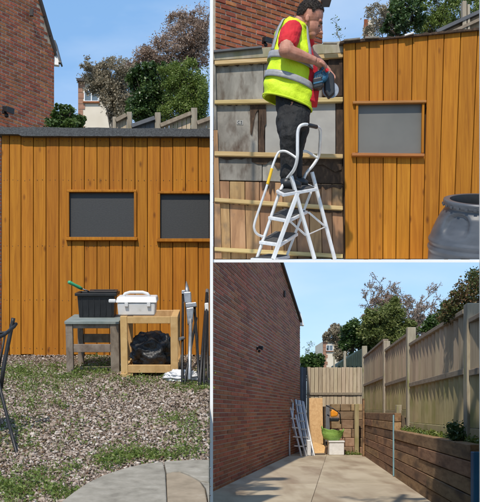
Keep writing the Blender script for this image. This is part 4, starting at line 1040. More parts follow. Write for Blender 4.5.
im = MB(BM); im.lathe([(30*s, -.3*s), (28.5*s, -6*s), (28*s, -12*s), (28*s, -20*s), (28*s, -30*s), (0.001, -30*s)], 64)
im.build('inside', M['black_pl'], br, smooth=True, recalc=False)
for k in range(26):
    a = 2*math.pi*k/26
    c_ = Vector((36.4*s*math.cos(a), 36.4*s*math.sin(a), -5.2*s))
    MB(BM @ Matrix.Translation(c_) @ Matrix.Rotation(a, 4, 'Z')).box(-.3*s, .9*s, -1.6*s, 1.6*s, -1.3*s, 1.0*s).build('rim_lug', M['barrel'], br, bevel=.002)

# ---- stepladder
ld = thing('step_ladder', 'white aluminium stepladder with handrails under the worker', 'ladder', P(290, 258.8, 7.6))
def lt(name, pts, r=.0125, mat='alu', n=10):
    # smooth polyline
    q = [P(*p) for p in pts]
    if len(q) > 2:
        out = []
        for i in range(len(q) - 1):
            p0_, p1_, p2_, p3_ = q[max(i-1, 0)], q[i], q[i+1], q[min(i+2, len(q)-1)]
            for k in range(6):
                t = k / 6
                out.append(.5 * ((2*p1_) + (p2_-p0_)*t + (2*p0_-5*p1_+4*p2_-p3_)*t*t + (3*p1_-p0_-3*p2_+p3_)*t**3))
        out.append(q[-1]); q = out
    return MB().tube(q, r, n).build(name, M[mat], ld, smooth=True)
FB = 258.9
def ZB(px, d): return (px, CY - F * (dz(d) - EYE + .002) / d, d)
lt('stile', [ZB(256.6, 7.62), (268, 226, 7.62), (279, 194, 7.62), (285.5, 181, 7.64), (294, 169.5, 7.55), (297.2, 158, 7.51), (297.5, 143, 7.5), (297.8, 132, 7.5), (300, 126.3, 7.5), (305, 124.4, 7.52), (311, 125.5, 7.57), (317, 126.8, 7.64), (320.2, 130.5, 7.7), (320, 143, 7.77), (318.8, 155, 7.87), (314, 164, 7.87), (306.5, 173, 7.86), (303, 181, 7.86)])
lt('handle_grip', [(307, 125, 7.537), (311.5, 125.7, 7.575), (316.3, 126.9, 7.63)], .0165, 'black_pl')
MB().beam(P(297.4, 193.5, 7.47), P(*ZB(273, 7.42)), .022, .03).build('stile', M['alu'], ld, bevel=.003)
MB().beam(P(312, 189, 7.95), P(*ZB(285.5, 7.95)), .018, .02).build('stile', M['alu'], ld, bevel=.003)
MB().beam(P(291, 176, 7.6), P(*ZB(314.6, 7.7)), .022, .026).build('rear_leg', M['alu'], ld, bevel=.003)
MB().beam(P(312, 172, 7.95), P(*ZB(334.8, 8.05)), .02, .026).build('rear_leg', M['alu'], ld, bevel=.003)
MB().beam(P(308.2, 212, 7.86), P(325.5, 226.8, 8.0), .018, .006).build('brace', M['alu'], ld)
MB().beam(P(288.5, 220, 7.5), P(306, 235.5, 7.66), .018, .006).build('brace', M['alu'], ld)
MB().beam(P(306, 235.5, 7.66), P(325.5, 226.8, 8.0), .012, .006).build('brace', M['alu'], ld)
hr = [(297, 158.5, 7.51), (291.5, 154.5, 7.52), (285.5, 151.3, 7.53), (280, 151.6, 7.55), (277, 155, 7.55), (272.6, 166, 7.55), (267.2, 185, 7.55), (260.5, 205, 7.56), (254.6, 223, 7.57), (254.6, 230, 7.58), (258, 234.5, 7.6), (264, 236.8, 7.62)]
lt('handrail', hr, .0095)
lt('rail_sleeve', [(271.9, 168.5, 7.55), (269.6, 177, 7.55), (267.4, 184.4, 7.55)], .0115, 'yellow')
lt('handrail', [(298.5, 152.5, 7.8), (301, 151.2, 7.82), (306, 151.4, 7.84), (312, 154.5, 7.86), (317.5, 158, 7.87)], .0095)
def tread(L, B, R, T, dl, db, dr, dt_, name='tread'):
    top = [P(*L, dl), P(*B, db), P(*R, dr), P(*T, dt_)]
    o = MB().plate(top, (0, 0, -.024)).build(name, M['alu'], ld, bevel=.004)
    c_ = sum(top, Vector()) / 4; nn = (top[1]-top[0]).cross(top[3]-top[0]).normalized()
    if nn.z < 0: nn = -nn
    MB().plate([c_ + (p - c_) * .86 + nn * .0005 for p in top], nn * .005).build('tread_mat', M['tread'], o)
    return o
tread((276, 190.2), (283, 193.8), (317.8, 187.8), (296, 178.5), 7.62, 7.47, 7.8, 8.05, 'platform')
tread((268, 216.4), (288.5, 220), (307.8, 210.6), (284, 208.4), 7.62, 7.45, 7.82, 8.0)
tread((259, 241), (280.5, 244), (298.2, 232.8), (275.5, 231), 7.62, 7.43, 7.8, 7.98)
tread((250.5, 258.2), (272, 258.8), (290, 255.4), (268, 254), 7.62, 7.41, 7.78, 7.96)
pf_ = MB()

# ---- worker
wk = thing('person', 'worker in yellow hi-vis vest, red top and black trousers on the stepladder', 'person', P(292, 186, 7.72))
DW = 7.72
def ringloft(rings, n=36, power=2.3):
    """rings: (left px, left py, right px, right py, depth centre, half depth)"""
    Cs, Us, Vs = [], [], []
    for (lx, ly, rx, ry, dc_, hd) in rings:
        a, b = P(lx, ly, dc_), P(rx, ry, dc_); Cs.append((a+b)/2); Us.append((b-a)/2); Vs.append(Vector((0, hd, 0)))
    def S(t, ang, off=0.0):
        t = max(0, min(len(rings) - 1 - 1e-6, t)); i = int(t); f = t - i; f = f*f*(3-2*f) if False else f
        c = Cs[i].lerp(Cs[i+1], f); u = Us[i].lerp(Us[i+1], f); v = Vs[i].lerp(Vs[i+1], f)
        ca, sa = math.cos(ang), math.sin(ang)
        ca = math.copysign(abs(ca) ** (2/power), ca); sa = math.copysign(abs(sa) ** (2/power), sa)
        r = u*ca + v*sa
        return c + r + (r.normalized() * off if off else Vector())
    return S
def loftmesh(S, t0, t1, nt, n=40, off=0, cap=True, wob=0, seed=0):
    rr = random.Random(seed); ph = [rr.uniform(0, 6.28) for _ in range(4)]
    mb = MB(); vs = []
    for i in range(nt + 1):
        t = t0 + (t1-t0)*i/nt
        for k in range(n):
            a = 2*math.pi*k/n
            w = wob * (math.sin(3*a + ph[0] + 2.2*t) * .6 + math.sin(7*a + ph[1] - 1.7*t) * .4 + .5*math.sin(5*t + 2*a + ph[2]))
            vs.append(S(t, a, off + w))
    fs = [(i*n+k, i*n+(k+1) % n, (i+1)*n+(k+1) % n, (i+1)*n+k) for i in range(nt) for k in range(n)]
    if cap: fs += [list(range(n-1, -1, -1)), [nt*n+k for k in range(n)]]
    return mb.add(vs, fs)
def patch(S, t0, t1, a0, a1, nt, na, off, th=.004):
    mb = MB(); V0 = [[S(t0+(t1-t0)*i/nt, a0+(a1-a0)*k/na, off) for k in range(na+1)] for i in range(nt+1)]
    V1 = [[S(t0+(t1-t0)*i/nt, a0+(a1-a0)*k/na, off+th) for k in range(na+1)] for i in range(nt+1)]
    w_ = na + 1; vs = [p for r in V0 for p in r] + [p for r in V1 for p in r]; o = (nt+1)*w_
    fs = []
    for i in range(nt):
        for k in range(na):
            q_ = (i*w_+k, i*w_+k+1, (i+1)*w_+k+1, (i+1)*w_+k); fs.append(q_); fs.append(tuple(x+o for x in reversed(q_)))
    for k in range(na): fs.append((k, k+o, k+1+o, k+1)); fs.append((nt*w_+k, nt*w_+k+1, nt*w_+k+1+o, nt*w_+k+o))
    for i in range(nt): fs.append((i*w_, (i+1)*w_, (i+1)*w_+o, i*w_+o)); fs.append((i*w_+na, i*w_+na+o, (i+1)*w_+na+o, (i+1)*w_+na))
    return mb.add(vs, fs)
# body core (continuous): torso, neck, head, arms, hands, legs
body = MB()
tors = ringloft([(279, 100, 309, 106, DW, .11), (271, 77, 309, 88, DW, .115), (274, 57, 309, 67, DW, .125), (278, 42, 308, 50, DW, .12), (284, 30, 305, 37, DW, .09), (293, 22, 305, 29, DW, .05), (296, 16, 309, 25, DW, .046)])
for i in range(len(body.v)): pass
lm = loftmesh(tors, 0, 6, 24, 24); body.add(lm.v, lm.f)
hd = P(310.2, 13.5, DW)
HN = math.radians(27)
def hp(dx, dy, dzp): return P(309.6 + 1.05*(dx*math.cos(HN) - dy*math.sin(HN)) + 1.5, 16.4 + 1.05*(dx*math.sin(HN) + dy*math.cos(HN)), DW + dzp)
k_ = .0080
body.ball(hp(-1.2, -1.5, 0), (12.2*k_, .088, 13.2*k_), 20, 14)                     # cranium
body.ball(hp(4.2, 7.5, 0), (8.6*k_, .064, 10.5*k_), 16, 12)                        # face and jaw
body.ball(hp(8.6, 15.0, 0), (4.6*k_, .042, 4.2*k_), 12, 8)                         # chin
body.ball(hp(10.2, 1.6, 0), (2.6*k_, .055, 2.6*k_), 12, 8)                         # brow
body.tube([hp(11.4, 3.4, 0), hp(14.0, 7.2, 0), hp(16.0, 9.6, 0), hp(13.0, 10.8, 0)], [.009, .014, .018, .013], 8)   # nose
body.ball(hp(11.6, 13.0, 0), (2.0*k_, .026, 1.0*k_), 10, 6); body.ball(hp(11.3, 14.6, 0), (2.0*k_, .024, 1.1*k_), 10, 6)   # lips
body.ball(hp(6.2, 7.6, -.040), (3.4*k_, .018, 2.6*k_), 12, 8)                       # cheek
for sg in (-1, 1):
    body.ball(hp(-2.6, 3.0, sg * .084), (2.0*k_, .010, 3.5*k_), 12, 8); body.ball(hp(-1.6, 3.6, sg * .082), (1.6*k_, .008, 2.6*k_), 12, 8)   # ears
# near arm: shoulder, elbow, wrist
sh_, el, wr = P(290.5, 32, 7.60), P(285.8, 50.5, 7.50), P(315.2, 61.0, 7.56)
body.tube([P(295, 31, 7.68), sh_, sh_.lerp(el, .5), el], [.06, .072, .064, .053], 14)
body.ball(el, (.056, .054, .056), 14, 10)
body.tube([el + Vector((-.012, 0, .004)), el.lerp(wr, .12), el.lerp(wr, .35), el.lerp(wr, .7), wr], [.044, .050, .048, .038, .031], 14)
def hand(wr, dirx, up, side, curl, sc=1.0):
    """palm with four unequal curled fingers and a thumb from the side of the palm"""
    dirx = dirx.normalized(); side = (side - dirx * side.dot(dirx)).normalized(); up = side.cross(dirx)
    if up.z < 0: up = -up
    pc = wr + dirx * .045 * sc
    body.tube([wr, wr + dirx*.02*sc, pc, wr + dirx*.078*sc], [.030*sc, .034*sc, .037*sc, .030*sc], 12)
    for i, ln in enumerate((.068, .078, .072, .056)):
        o = side * ((i - 1.5) * .0185 * sc)
        b0 = wr + dirx*.072*sc + o + up * .008
        p1 = b0 + (dirx*.62 - up*.5*curl) * ln*.5*sc; p2 = p1 + (dirx*.15 - up*.98) * ln*.42*sc; p3 = p2 + (-dirx*.55*curl - up*.6) * ln*.35*sc
        body.tube([b0 - dirx*.02, b0, p1, p2, p3], [.0095*sc, .0105*sc, .0098*sc, .0088*sc, .007*sc], 8)
    t0 = wr + dirx*.03*sc - side*.032*sc
    t1 = t0 + (dirx*.7 - side*.5 - up*.35) * .038*sc; t2 = t1 + (dirx*.75 + side*.1 - up*.6) * .034*sc
    body.tube([t0, t1, t2, t2 + (dirx*.5 - up*.7)*.016*sc], [.014*sc, .0125*sc, .011*sc, .008*sc], 8)
hand(wr, P(322, 64.2, 7.60) - wr, None, Vector((-.15, 1, .1)), 1.0, .92)
# far arm, mostly hidden, reaching past the tool
sh3, el3, wr3 = P(300, 34, 7.84), P(309, 54, 7.93), P(328.5, 72.5, 7.95)
body.tube([P(297, 33, 7.76), sh3, sh3.lerp(el3, .5), el3], [.055, .065, .058, .048], 12)
body.tube([el3, el3.lerp(wr3, .4), wr3], [.048, .045, .032], 12)
hand(wr3, P(333, 80, 7.93) - wr3, None, Vector((.6, -.8, .0)), .8, .9)
# legs
def leg(pts, rs): body.tube([P(*p) for p in pts], rs, 16)
leg([(293, 98, DW), (290.5, 116, 7.68), (288.5, 140, 7.64), (288.2, 160, 7.66), (288.2, 180, 7.68)], [.09, .075, .055, .045, .036])
leg([(296, 98, DW), (299, 116, 7.8), (296.5, 140, 7.81), (295, 160, 7.845), (295, 178, 7.86)], [.09, .075, .055, .045, .036])
bo = body.build('body', M['skin'], wk, smooth=True)
rmod = bo.modifiers.new('remesh', 'REMESH'); rmod.mode = 'VOXEL'; rmod.voxel_size = .004; rmod.use_smooth_shade = True
sm = bo.modifiers.new('smooth', 'SMOOTH'); sm.iterations = 4; sm.factor = .5
# eyes, brows
for sg in (-1, 1):
    MB().ball(hp(10.6, 4.6, sg * .036), .008, 12, 8).build('eye', M['hair'], bo, smooth=True)
    MB().tube([hp(10.6, 1.8, sg*.05), hp(11.8, .9, sg*.034), hp(12.4, 1.6, sg*.016)], [.004, .007, .005], 6).build('eyebrow', M['hair'], bo)
MB().tube([hp(13.6, 13.7, -.02), hp(14.0, 13.6, 0), hp(13.6, 13.7, .02)], [.003, .006, .003], 6).build('mouth', M['lip'], bo)
# short hair: cap over the cranium, down to the nape, off the face
hm_ = MB(); nu, nv = 120, 76; vs = []; keep = []
rr = random.Random(3); cc = hp(-1.6, -1.9, 0)
for i in range(nv + 1):
    th = math.pi * i / nv
    for k in range(nu):
        a = 2*math.pi*k/nu
        d_ = Vector((math.sin(th)*math.cos(a), math.sin(th)*math.sin(a), math.cos(th)))
        g = 1 + .02*math.sin(23*d_.x + 9*d_.z)*math.sin(19*d_.y + 6*d_.z) + rr.uniform(-.016, .016)
        vs.append(cc + Vector((d_.x*13.0*k_*g, d_.y*.095*g, d_.z*13.8*k_*g))); keep.append(d_)
fs = []
def hairy(d_):
    c_, s_ = math.cos(HN), math.sin(HN); x_, z_ = d_.x*c_ - d_.z*s_, d_.z*c_ + d_.x*s_
    return z_ > np.interp(x_, [-1, -.42, -.30, .02, .06, .24, .30, .5, 1], [-.62, -.58, .0, .04, -.12, -.10, .16, .36, .7])
for i in range(nv):
    for k in range(nu):
        q_ = (i*nu+k, (i+1)*nu+k, (i+1)*nu+(k+1) % nu, i*nu+(k+1) % nu)
        if all(hairy(keep[x]) for x in q_): fs.append(q_)
hm_.add(vs, fs); ho = hm_.build('hair', M['hair'], wk, smooth=True, recalc=False)
sd = ho.modifiers.new('solid', 'SOLIDIFY'); sd.thickness = .016; sd.offset = -1
rs_ = np.random.default_rng(9); hp_ = []
for _ in range(5200):
    v_ = rs_.normal(size=3); v_ /= np.linalg.norm(v_); d_ = Vector(v_)
    if hairy(d_): hp_.append(tuple(cc + Vector((d_.x*13.15*k_, d_.y*.097, d_.z*13.95*k_))))
stuff(leaf_mesh('hair_strands', hp_, .006 + .006*rs_.random(len(hp_)), M['hair'], ho, 9, aspect=.12))
# clothes
red = ringloft([(283, 95, 316.5, 106, DW, .085), (271, 77, 319, 90, DW, .10), (273.5, 57, 317, 68, DW, .10), (277.5, 42, 312, 51, DW, .095), (283, 29, 306.5, 38, DW, .075), (291.5, 22.5, 306.5, 30, DW, .058)])
loftmesh(red, 0, 5, 40, 44, .004, True, .004, 2).build('shirt', M['red'], wk, smooth=True)
sl = MB(); sl.tube([P(296, 28, 7.70), P(291.5, 30, 7.615), P(289.5, 37, 7.575), P(287.5, 44, 7.545), P(286.2, 49, 7.525)], [.066, .078, .077, .074, .072], 24)
so = sl.build('sleeve', M['red'], wk, smooth=True)
so.modifiers.new('sub', 'SUBSURF').render_levels = 3
sx = bpy.data.textures.new('sleeve_folds', 'CLOUDS'); sx.noise_scale = .06; sdm = so.modifiers.new('folds', 'DISPLACE'); sdm.texture = sx; sdm.strength = .02
sl = MB(); sl.tube([P(299, 30, 7.76), P(303, 36, 7.85), P(306.5, 46, 7.9)], [.06, .075, .068], 16); sl.build('sleeve', M['red'], wk, smooth=True)
vest = ringloft([(264.2, 96.5, 310.4, 111, DW, .122), (265.4, 84, 311.6, 99, DW, .136), (267.8, 72, 312.2, 86, DW, .134), (270.2, 58, 312.4, 71, DW, .134), (273.8, 44, 311.2, 55, DW, .13), (277.5, 32, 309, 43, DW, .105), (283, 22, 307.8, 32.5, DW, .086), (289.5, 18.8, 306.4, 27.5, DW, .07)], power=2.15)
vm = loftmesh(vest, 0, 7, 130, 110, .006, False, .007, 4)
vo = vm.build('vest', M['hiviz'], wk, smooth=True, recalc=False)
sd = vo.modifiers.new('solid', 'SOLIDIFY'); sd.thickness = .006
tx2 = bpy.data.textures.new('folds', 'CLOUDS'); tx2.noise_scale = .13; tx2.noise_depth = 1
dm = vo.modifiers.new('folds', 'DISPLACE'); dm.texture = tx2; dm.strength = .016; dm.mid_level = .5
for t0, t1 in ((1.42, 1.95), (2.82, 3.32)):
    patch(vest, t0, t1, 0, 2*math.pi - .001, 3, 64, .0185, .003).build('reflective_band', M['reflect'], vo, smooth=True)
patch(vest, 0.0, .13, 0, 2*math.pi - .001, 2, 64, .0125, .004).build('hem_binding', M['hem'], vo, smooth=True)
patch(vest, 3.34, 6.3, math.radians(201), math.radians(217), 24, 3, .018, .003).build('reflective_band', M['reflect'], vo, smooth=True)
patch(vest, 3.34, 6.6, math.radians(312), math.radians(326), 24, 3, .018, .003).build('reflective_band', M['reflect'], vo, smooth=True)
# trousers
tm = MB()
hips = ringloft([(276, 93, 308, 99, DW, .09), (275.5, 105, 309.5, 111, DW, .105), (277, 118, 309, 121, DW, .125), (279.5, 130, 305.5, 131, DW, .12)])
lm = loftmesh(hips, 0, 3, 14, 28, 0, True, .005, 6); tm.add(lm.v, lm.f)
tm.tube([P(*p) for p in ((290, 121, 7.69), (288.8, 129, 7.65), (289.8, 138, 7.62), (288.6, 150, 7.65), (288.4, 162, 7.66), (288.6, 172, 7.67), (288.6, 180.5, 7.68))], [.092, .092, .078, .066, .062, .064, .060], 20)
tm.tube([P(*p) for p in ((298, 120, 7.77), (298.5, 130, 7.8), (296.5, 140, 7.81), (295, 152, 7.84), (295, 165, 7.85), (295, 178, 7.86))], [.088, .088, .074, .062, .058, .056], 18)
tm.ball(P(280, 122, 7.66), (.035, .05, .075), 12, 8)
to = tm.build('trousers', M['trouser'], wk, smooth=True)
rmod = to.modifiers.new('remesh', 'REMESH'); rmod.mode = 'VOXEL'; rmod.voxel_size = .007; rmod.use_smooth_shade = True
sm = to.modifiers.new('smooth', 'SMOOTH'); sm.iterations = 4
dt = to.modifiers.new('creases', 'DISPLACE'); tx = bpy.data.textures.new('crease', 'CLOUDS'); tx.noise_scale = .05; dt.texture = tx; dt.strength = .018; dt.mid_level = .5
for (ax, ay, ad, bx_, by_, bd) in ((286.5, 183.5, 7.66, 301, 185.5, 7.64), (294, 181.5, 7.85, 308, 183.5, 7.84)):
    b_ = MB(); A, B = P(ax, ay, ad), P(bx_, by_, bd)
    b_.tube([A + Vector((0, 0, .03)), A + Vector((0, 0, -.005)), A.lerp(B, .3), A.lerp(B, .65), B], [.05, .05, .045, .038, .022], 14)
    b_.build('boot', M['black_pl'], wk, smooth=True)

# ---- power tool in his hands
tl = thing('power_tool', 'blue and black cordless saw held in the worker\'s hands', 'tool', P(322, 78, 7.66))
def tp(pts, d_, t, name, mat, bevel=.008): return MB().plate([P(x, y, d_) for x, y in pts], (0, t, 0)).build(name, M[mat], tl, bevel=bevel)
tp([(314.2, 72), (325.5, 66.2), (329, 70), (328.5, 78), (318, 83.5), (313.8, 80)], 7.60, .09, 'motor_housing', 'blue_tool', .016)
tp([(320.6, 66.5), (323.5, 63.6), (329.5, 72), (326.5, 75)], 7.585, .12, 'handle', 'blue_tool', .01)
tp([(312.8, 78), (322, 76), (323.5, 86), (314, 88.5)], 7.59, .1, 'battery', 'black_pl', .01)
for k in range(4): tp([(316 + 1.7*k, 74.6 - .8*k), (316.7 + 1.7*k, 74.2 - .8*k), (317.5 + 1.7*k, 79.4 - .8*k), (316.8 + 1.7*k, 79.8 - .8*k)], 7.597, .004, 'vent_slot', 'black_pl', 0)
tp([(313.4, 82.5), (322.6, 80.4), (322.8, 81.8), (313.6, 84)], 7.586, .004, 'stripe', 'blue_tool', 0)
MB().tube([P(326.4, 71, 7.58), P(327.4, 69.5, 7.56)], .012, 10).build('knob', M['red'], tl)
tp([(324, 76), (330, 70), (334.5, 75), (335, 93), (329, 98), (324.5, 91)], 7.66, .06, 'guard', 'black_pl', .012)
MB(Matrix.Translation(P(330.5, 90, 7.7)) @ Matrix.Rotation(math.radians(90), 4, 'X')).lathe([(.001, -.002), (.062, -.002), (.064, 0), (.062, .002), (.001, .002)], 32).build('blade', M['steel'], tl)

# ================================================================== YARD WITH BRICK HOUSE, FENCES AND SLEEPERS
h3 = thing('brick_house', 'shaded red brick gable wall along the left of the concrete yard', 'house', (bx0(28), 28, 0))
dv3 = Vector((.17, 1, 0)).normalized(); p3 = Vector((bx0(15.5), 15.5, 0)); L3 = (38.5 - 15.5) / dv3.y
def ztop3(u):
    dd_ = 15.5 + u * dv3.y
    z = 4.98 + (38.5 - dd_) * .158
    return min(z, 1.68 + .156 * dd_)
def key3(u, z):
    dd_ = 15.5 + u * dv3.y; px = CX + F * bx0(dd_) / dd_; py = CY - F * (z - EYE) / dd_
    return (1 / dd_) if (px > 211 and 262 < py < 505) else 0
brick_wall(h3, p3, (dv3.x, dv3.y), L3, 0.0, ztop3, .98, .088, .045, 300, key3, thick=.28, seed=6)
nv3 = Vector((dv3.y, -dv3.x, 0))
MB().plate([P(299.5, 325, 38.4) + Vector((0, .1, 0)), P(304.5, 325.5, 38.4) + Vector((0, .1, 0)), P(300.8, 312, 38.4) + Vector((0, .1, 0)), P(297.5, 308, 38.0)], (0, .3, 0)).build('eaves_box', M['white'], h3, bevel=.02)
vb = MB(); ua, ub = (27.5 - 15.5) / dv3.y, L3 + .05
for k in range(12):
    u0, u1 = ua + (ub - ua) * k / 12, ua + (ub - ua) * (k + 1) / 12 + .01
    q0, q1 = p3 + dv3 * u0 + Vector((0, 0, ztop3(u0))), p3 + dv3 * u1 + Vector((0, 0, ztop3(u1)))
    z_ = Vector((0, 0, 1))
    vb.hexa([q0 + nv3*.08 - z_*.03, q1 + nv3*.08 - z_*.03, q1 + nv3*.08 + z_*.07, q0 + nv3*.08 + z_*.07], [q0 - nv3*.5 - z_*.03, q1 - nv3*.5 - z_*.03, q1 - nv3*.5 + z_*.07, q0 - nv3*.5 + z_*.07])
vb.build('verge', M['tile'], h3)
def onwall3(px, py):
    k = (px - CX) / F; dd_ = (.17 * 18.75 - .047) / (.17 - k); return P(px, py, dd_)
w_ = onwall3(283.5, 294); MB().beam(w_ + nv3*.02, w_ + nv3*.06, .22, .2).build('vent', M['tile'], h3)
floodlight('black security light on the shaded brick wall over the yard', onwall3(256.5, 348.5), nv3, .14)
ol = thing('downpipe', 'dark grey downpipe and panel at the far corner of the brick wall', 'pipe', P(303, 455, 38.7))
MB().box(P(298.6, 0, 38.7).x, P(306.4, 0, 38.7).x, 38.7, 38.75, 0, P(0, 367.5, 38.7).z).build('panel', M['dark_grey'], ol)
MB().tube([P(301.8, 454, 38.6), P(301.8, 410, 38.6), P(301.8, 367, 38.6)], .05, 10).build('pipe', M['dark_grey'], ol, smooth=True)

# ---- soil bank held by the sleepers
SMx = Matrix.Translation((2.161, 0, 0)) @ Matrix.Rotation(-math.atan(.0885), 4, 'Z')
cs = math.cos(math.atan(.0885))
def SL(d): return d / cs
sb = MB(SMx); sb.hexa([(.17, SL(9), 0), (14, SL(9), 0), (14, SL(9), 1.3), (.17, SL(9), 1.04)], [(.17, SL(22.9), 0), (14, SL(22.9), 0), (14, SL(22.9), 1.4), (.17, SL(22.9), 1.05)])
sb.hexa([(.17, SL(22.92), 0), (14, SL(22.92), 0), (14, SL(22.92), 1.5), (.17, SL(22.92), 1.42)], [(.17, SL(60), 0), (14, SL(60), 0), (14, SL(60), 1.8), (.17, SL(60), 1.44)])
struct(sb.build('soil_bank', M['soil']))
slw = thing('sleeper_wall', 'brown timber sleeper retaining wall along the right of the yard', 'wall', (sx0(20), 20, 0))
rr = random.Random(12); H_ = .219
def sleeper(y0, y1, z0, h):
    jx = rr.uniform(-.012, .012)
    MB(SMx).hexa([(jx, y0, z0), (.16, y0, z0), (.16, y0, z0 + h), (jx, y0, z0 + h)], [(jx + rr.uniform(-.01, .01), y1, z0), (.16, y1, z0), (.16, y1, z0 + h), (jx + rr.uniform(-.01, .01), y1, z0 + h)]).build('sleeper', M['sleeper'], slw, bevel=.012)
for c in range(5):
    cuts = [9.4, 12.55] if False else ([12.62, 22.88] if c % 2 == 0 else [12.62, 16.4 + c * .6, 22.88])
    for k in range(len(cuts) - 1): sleeper(SL(cuts[k]) + .01, SL(cuts[k+1]) - .01, c * H_ + .004, H_ - .012)
for c in range(7):
    cuts = [22.92, 34.6] if c % 2 == 0 else [22.92, 27.0 + c * .6, 34.6]
    for k in range(len(cuts) - 1): sleeper(SL(cuts[k]) + .01, SL(cuts[k+1]) - .01, c * .212 + .004, .20)
# posts against it
MB(SMx).box(-.075, -.015, SL(33.2), SL(33.55), 0, 1.95).build('stake', M['sleeper'], slw, bevel=.01)
st_ = MB(); q0, q1 = P(396.2, 478.5, 0.0001), None
db_ = 1500 / (477.5 - CY); b0 = Vector((sx0(db_) - .02, db_, .03)); b1 = Vector((sx0(23.2) - .03, 23.0, EYE - .003 * 23))
tag(MB().beam(b0, b1, .06, .03, (1, 0, 0)).build('blue_batten', M['blue_faded'], None, bevel=.006), 'faded blue batten leaning on the step of the sleeper wall', 'batten')
bp = Vector((sx0(12.3) + .02, 12.3, 0))
a, b = P(473.6, 452, 12.35), P(482, 452, 12.35)
MBb = MB().box(a.x, b.x, 12.35, 12.5, 0, a.z).build('blue_post', M['blue_paint'], None, bevel=.01)
tag(MBb, 'bright blue post at the near end of the sleeper wall', 'post')
tag(MB(SMx).box(-.008, .14, SL(12.48), SL(12.58), .0, .98).build('gap_strip', M['rot'], None), 'dark strip in place of the shadowed gap beside the bright blue post', 'board')  # dark strip put where only a shaded gap stands, shade carried by its colour
cup = thing('garden_tap', 'small blue tap head on a stub post behind the sleepers', 'tap', Vector((sx0(23.6) + .3, 23.6, 1.42)))
MB().box(P(396.5, 0, 23.6).x, P(402, 0, 23.6).x, 23.6, 23.75, 1.42, P(0, 410, 23.6).z + .12).build('stub', M['fence_post'], cup, bevel=.01)
MB().ball(P(399.6, 421, 23.5) + Vector((0, 0, .02)), (.07, .07, .075)).build('tap_head', M['blue_paint'], cup, smooth=True)

# ---- close-board fence on the bank
ff = thing('board_fence', 'stepped close-board fence on the bank above the sleepers', 'fence', (sx0(25) + .3, 25, 1.1))
FX = .32
panels = [(14.62, 21.85, 1.14, 2.09, 2.93, 14), (22.35, 28.1, 1.42, 2.26, 3.19, 12), (28.65, 37.7, 1.44, 2.5, 3.52, 13), (9.0, 14.1, 1.14, 2.05, 2.75, 5)]
for (d0_, d1_, zb, zm, zt_, nb) in panels:
    for k in range(nb):
        y0, y1 = SL(d0_ + (d1_ - d0_) * k / nb), SL(d0_ + (d1_ - d0_) * (k + 1) / nb)
        jx = rr.uniform(-.004, .004); gp = .03
        MB(SMx).hexa([(FX + jx, y0 + gp, zm + .03), (FX + jx + .02, y0 + gp, zm + .03), (FX + jx + .02, y0 + gp, zt_), (FX + jx, y0 + gp, zt_)],
                     [(FX + jx - .085, y1, zm + .03), (FX + jx + .02, y1, zm + .03), (FX + jx + .02, y1, zt_), (FX + jx - .085, y1, zt_)]).build('board', M['fence'], ff)
        MB(SMx).hexa([(FX + jx, y0 + gp, zb + .14), (FX + jx + .02, y0 + gp, zb + .14), (FX + jx + .02, y0 + gp, zm - .03), (FX + jx, y0 + gp, zm - .03)],
                     [(FX + jx - .085, y1, zb + .14), (FX + jx + .02, y1, zb + .14), (FX + jx + .02, y1, zm - .03), (FX + jx - .085, y1, zm - .03)]).build('board', M['fence_low'], ff)
    MB(SMx).box(FX + .021, FX + .03, SL(d0_), SL(d1_), zb, zt_ - .03).build('backing', M['gap'], ff)
    MB(SMx).box(FX - .11, FX + .05, SL(d0_), SL(d1_), zt_ + .002, zt_ + .07).build('capping', M['fence_rail'], ff, bevel=.008)
    MB(SMx).box(FX - .105, FX + .02, SL(d0_), SL(d1_), zm - .045, zm + .045).build('rail', M['fence_rail'], ff, bevel=.008)
    MB(SMx).box(FX - .09, FX + .03, SL(d0_), SL(d1_), zb - .05, zb + .13).build('gravel_board', M['fence_low'], ff, bevel=.006)
for (d0_, w_, zt_, zb) in ((14.14, .12, 3.04, .9), (21.95, .12, 3.36, 1.0), (28.2, .12, 3.5, 1.2), (37.85, .13, 4.0, 1.2)):
    MB(SMx).box(FX - .125, FX + .06, SL(d0_), SL(d0_) + w_ * 2.6, zb, zt_).build('post', M['fence_post'], ff, bevel=.012)
# ---- back fence
bf = thing('board_fence', 'pale close-board fence across the far end of the yard', 'fence', (4.6, 38.9, 0))
n = 15; xs = [P(306.8 + (364.5 - 306.8) * k / n, 0, 38.9).x for k in range(n + 1)]
for k in range(n):
    MB().box(xs[k] + .012, xs[k+1] - .004, 38.9 + rr.uniform(0, .02), 38.94, .9, P(0, 367.3 + rr.uniform(-.3, .3), 38.9).z).build('board', M['fence'], bf)
MB().box(xs[0], xs[-1], 38.945, 38.96, .3, P(0, 368.5, 38.9).z).build('backing', M['gap'], bf)
MB().box(xs[0], xs[-1] - .1, 38.86, 38.897, P(0, 395, 38.9).z, P(0, 392.6, 38.9).z).build('rail', M['fence_rail'], bf)

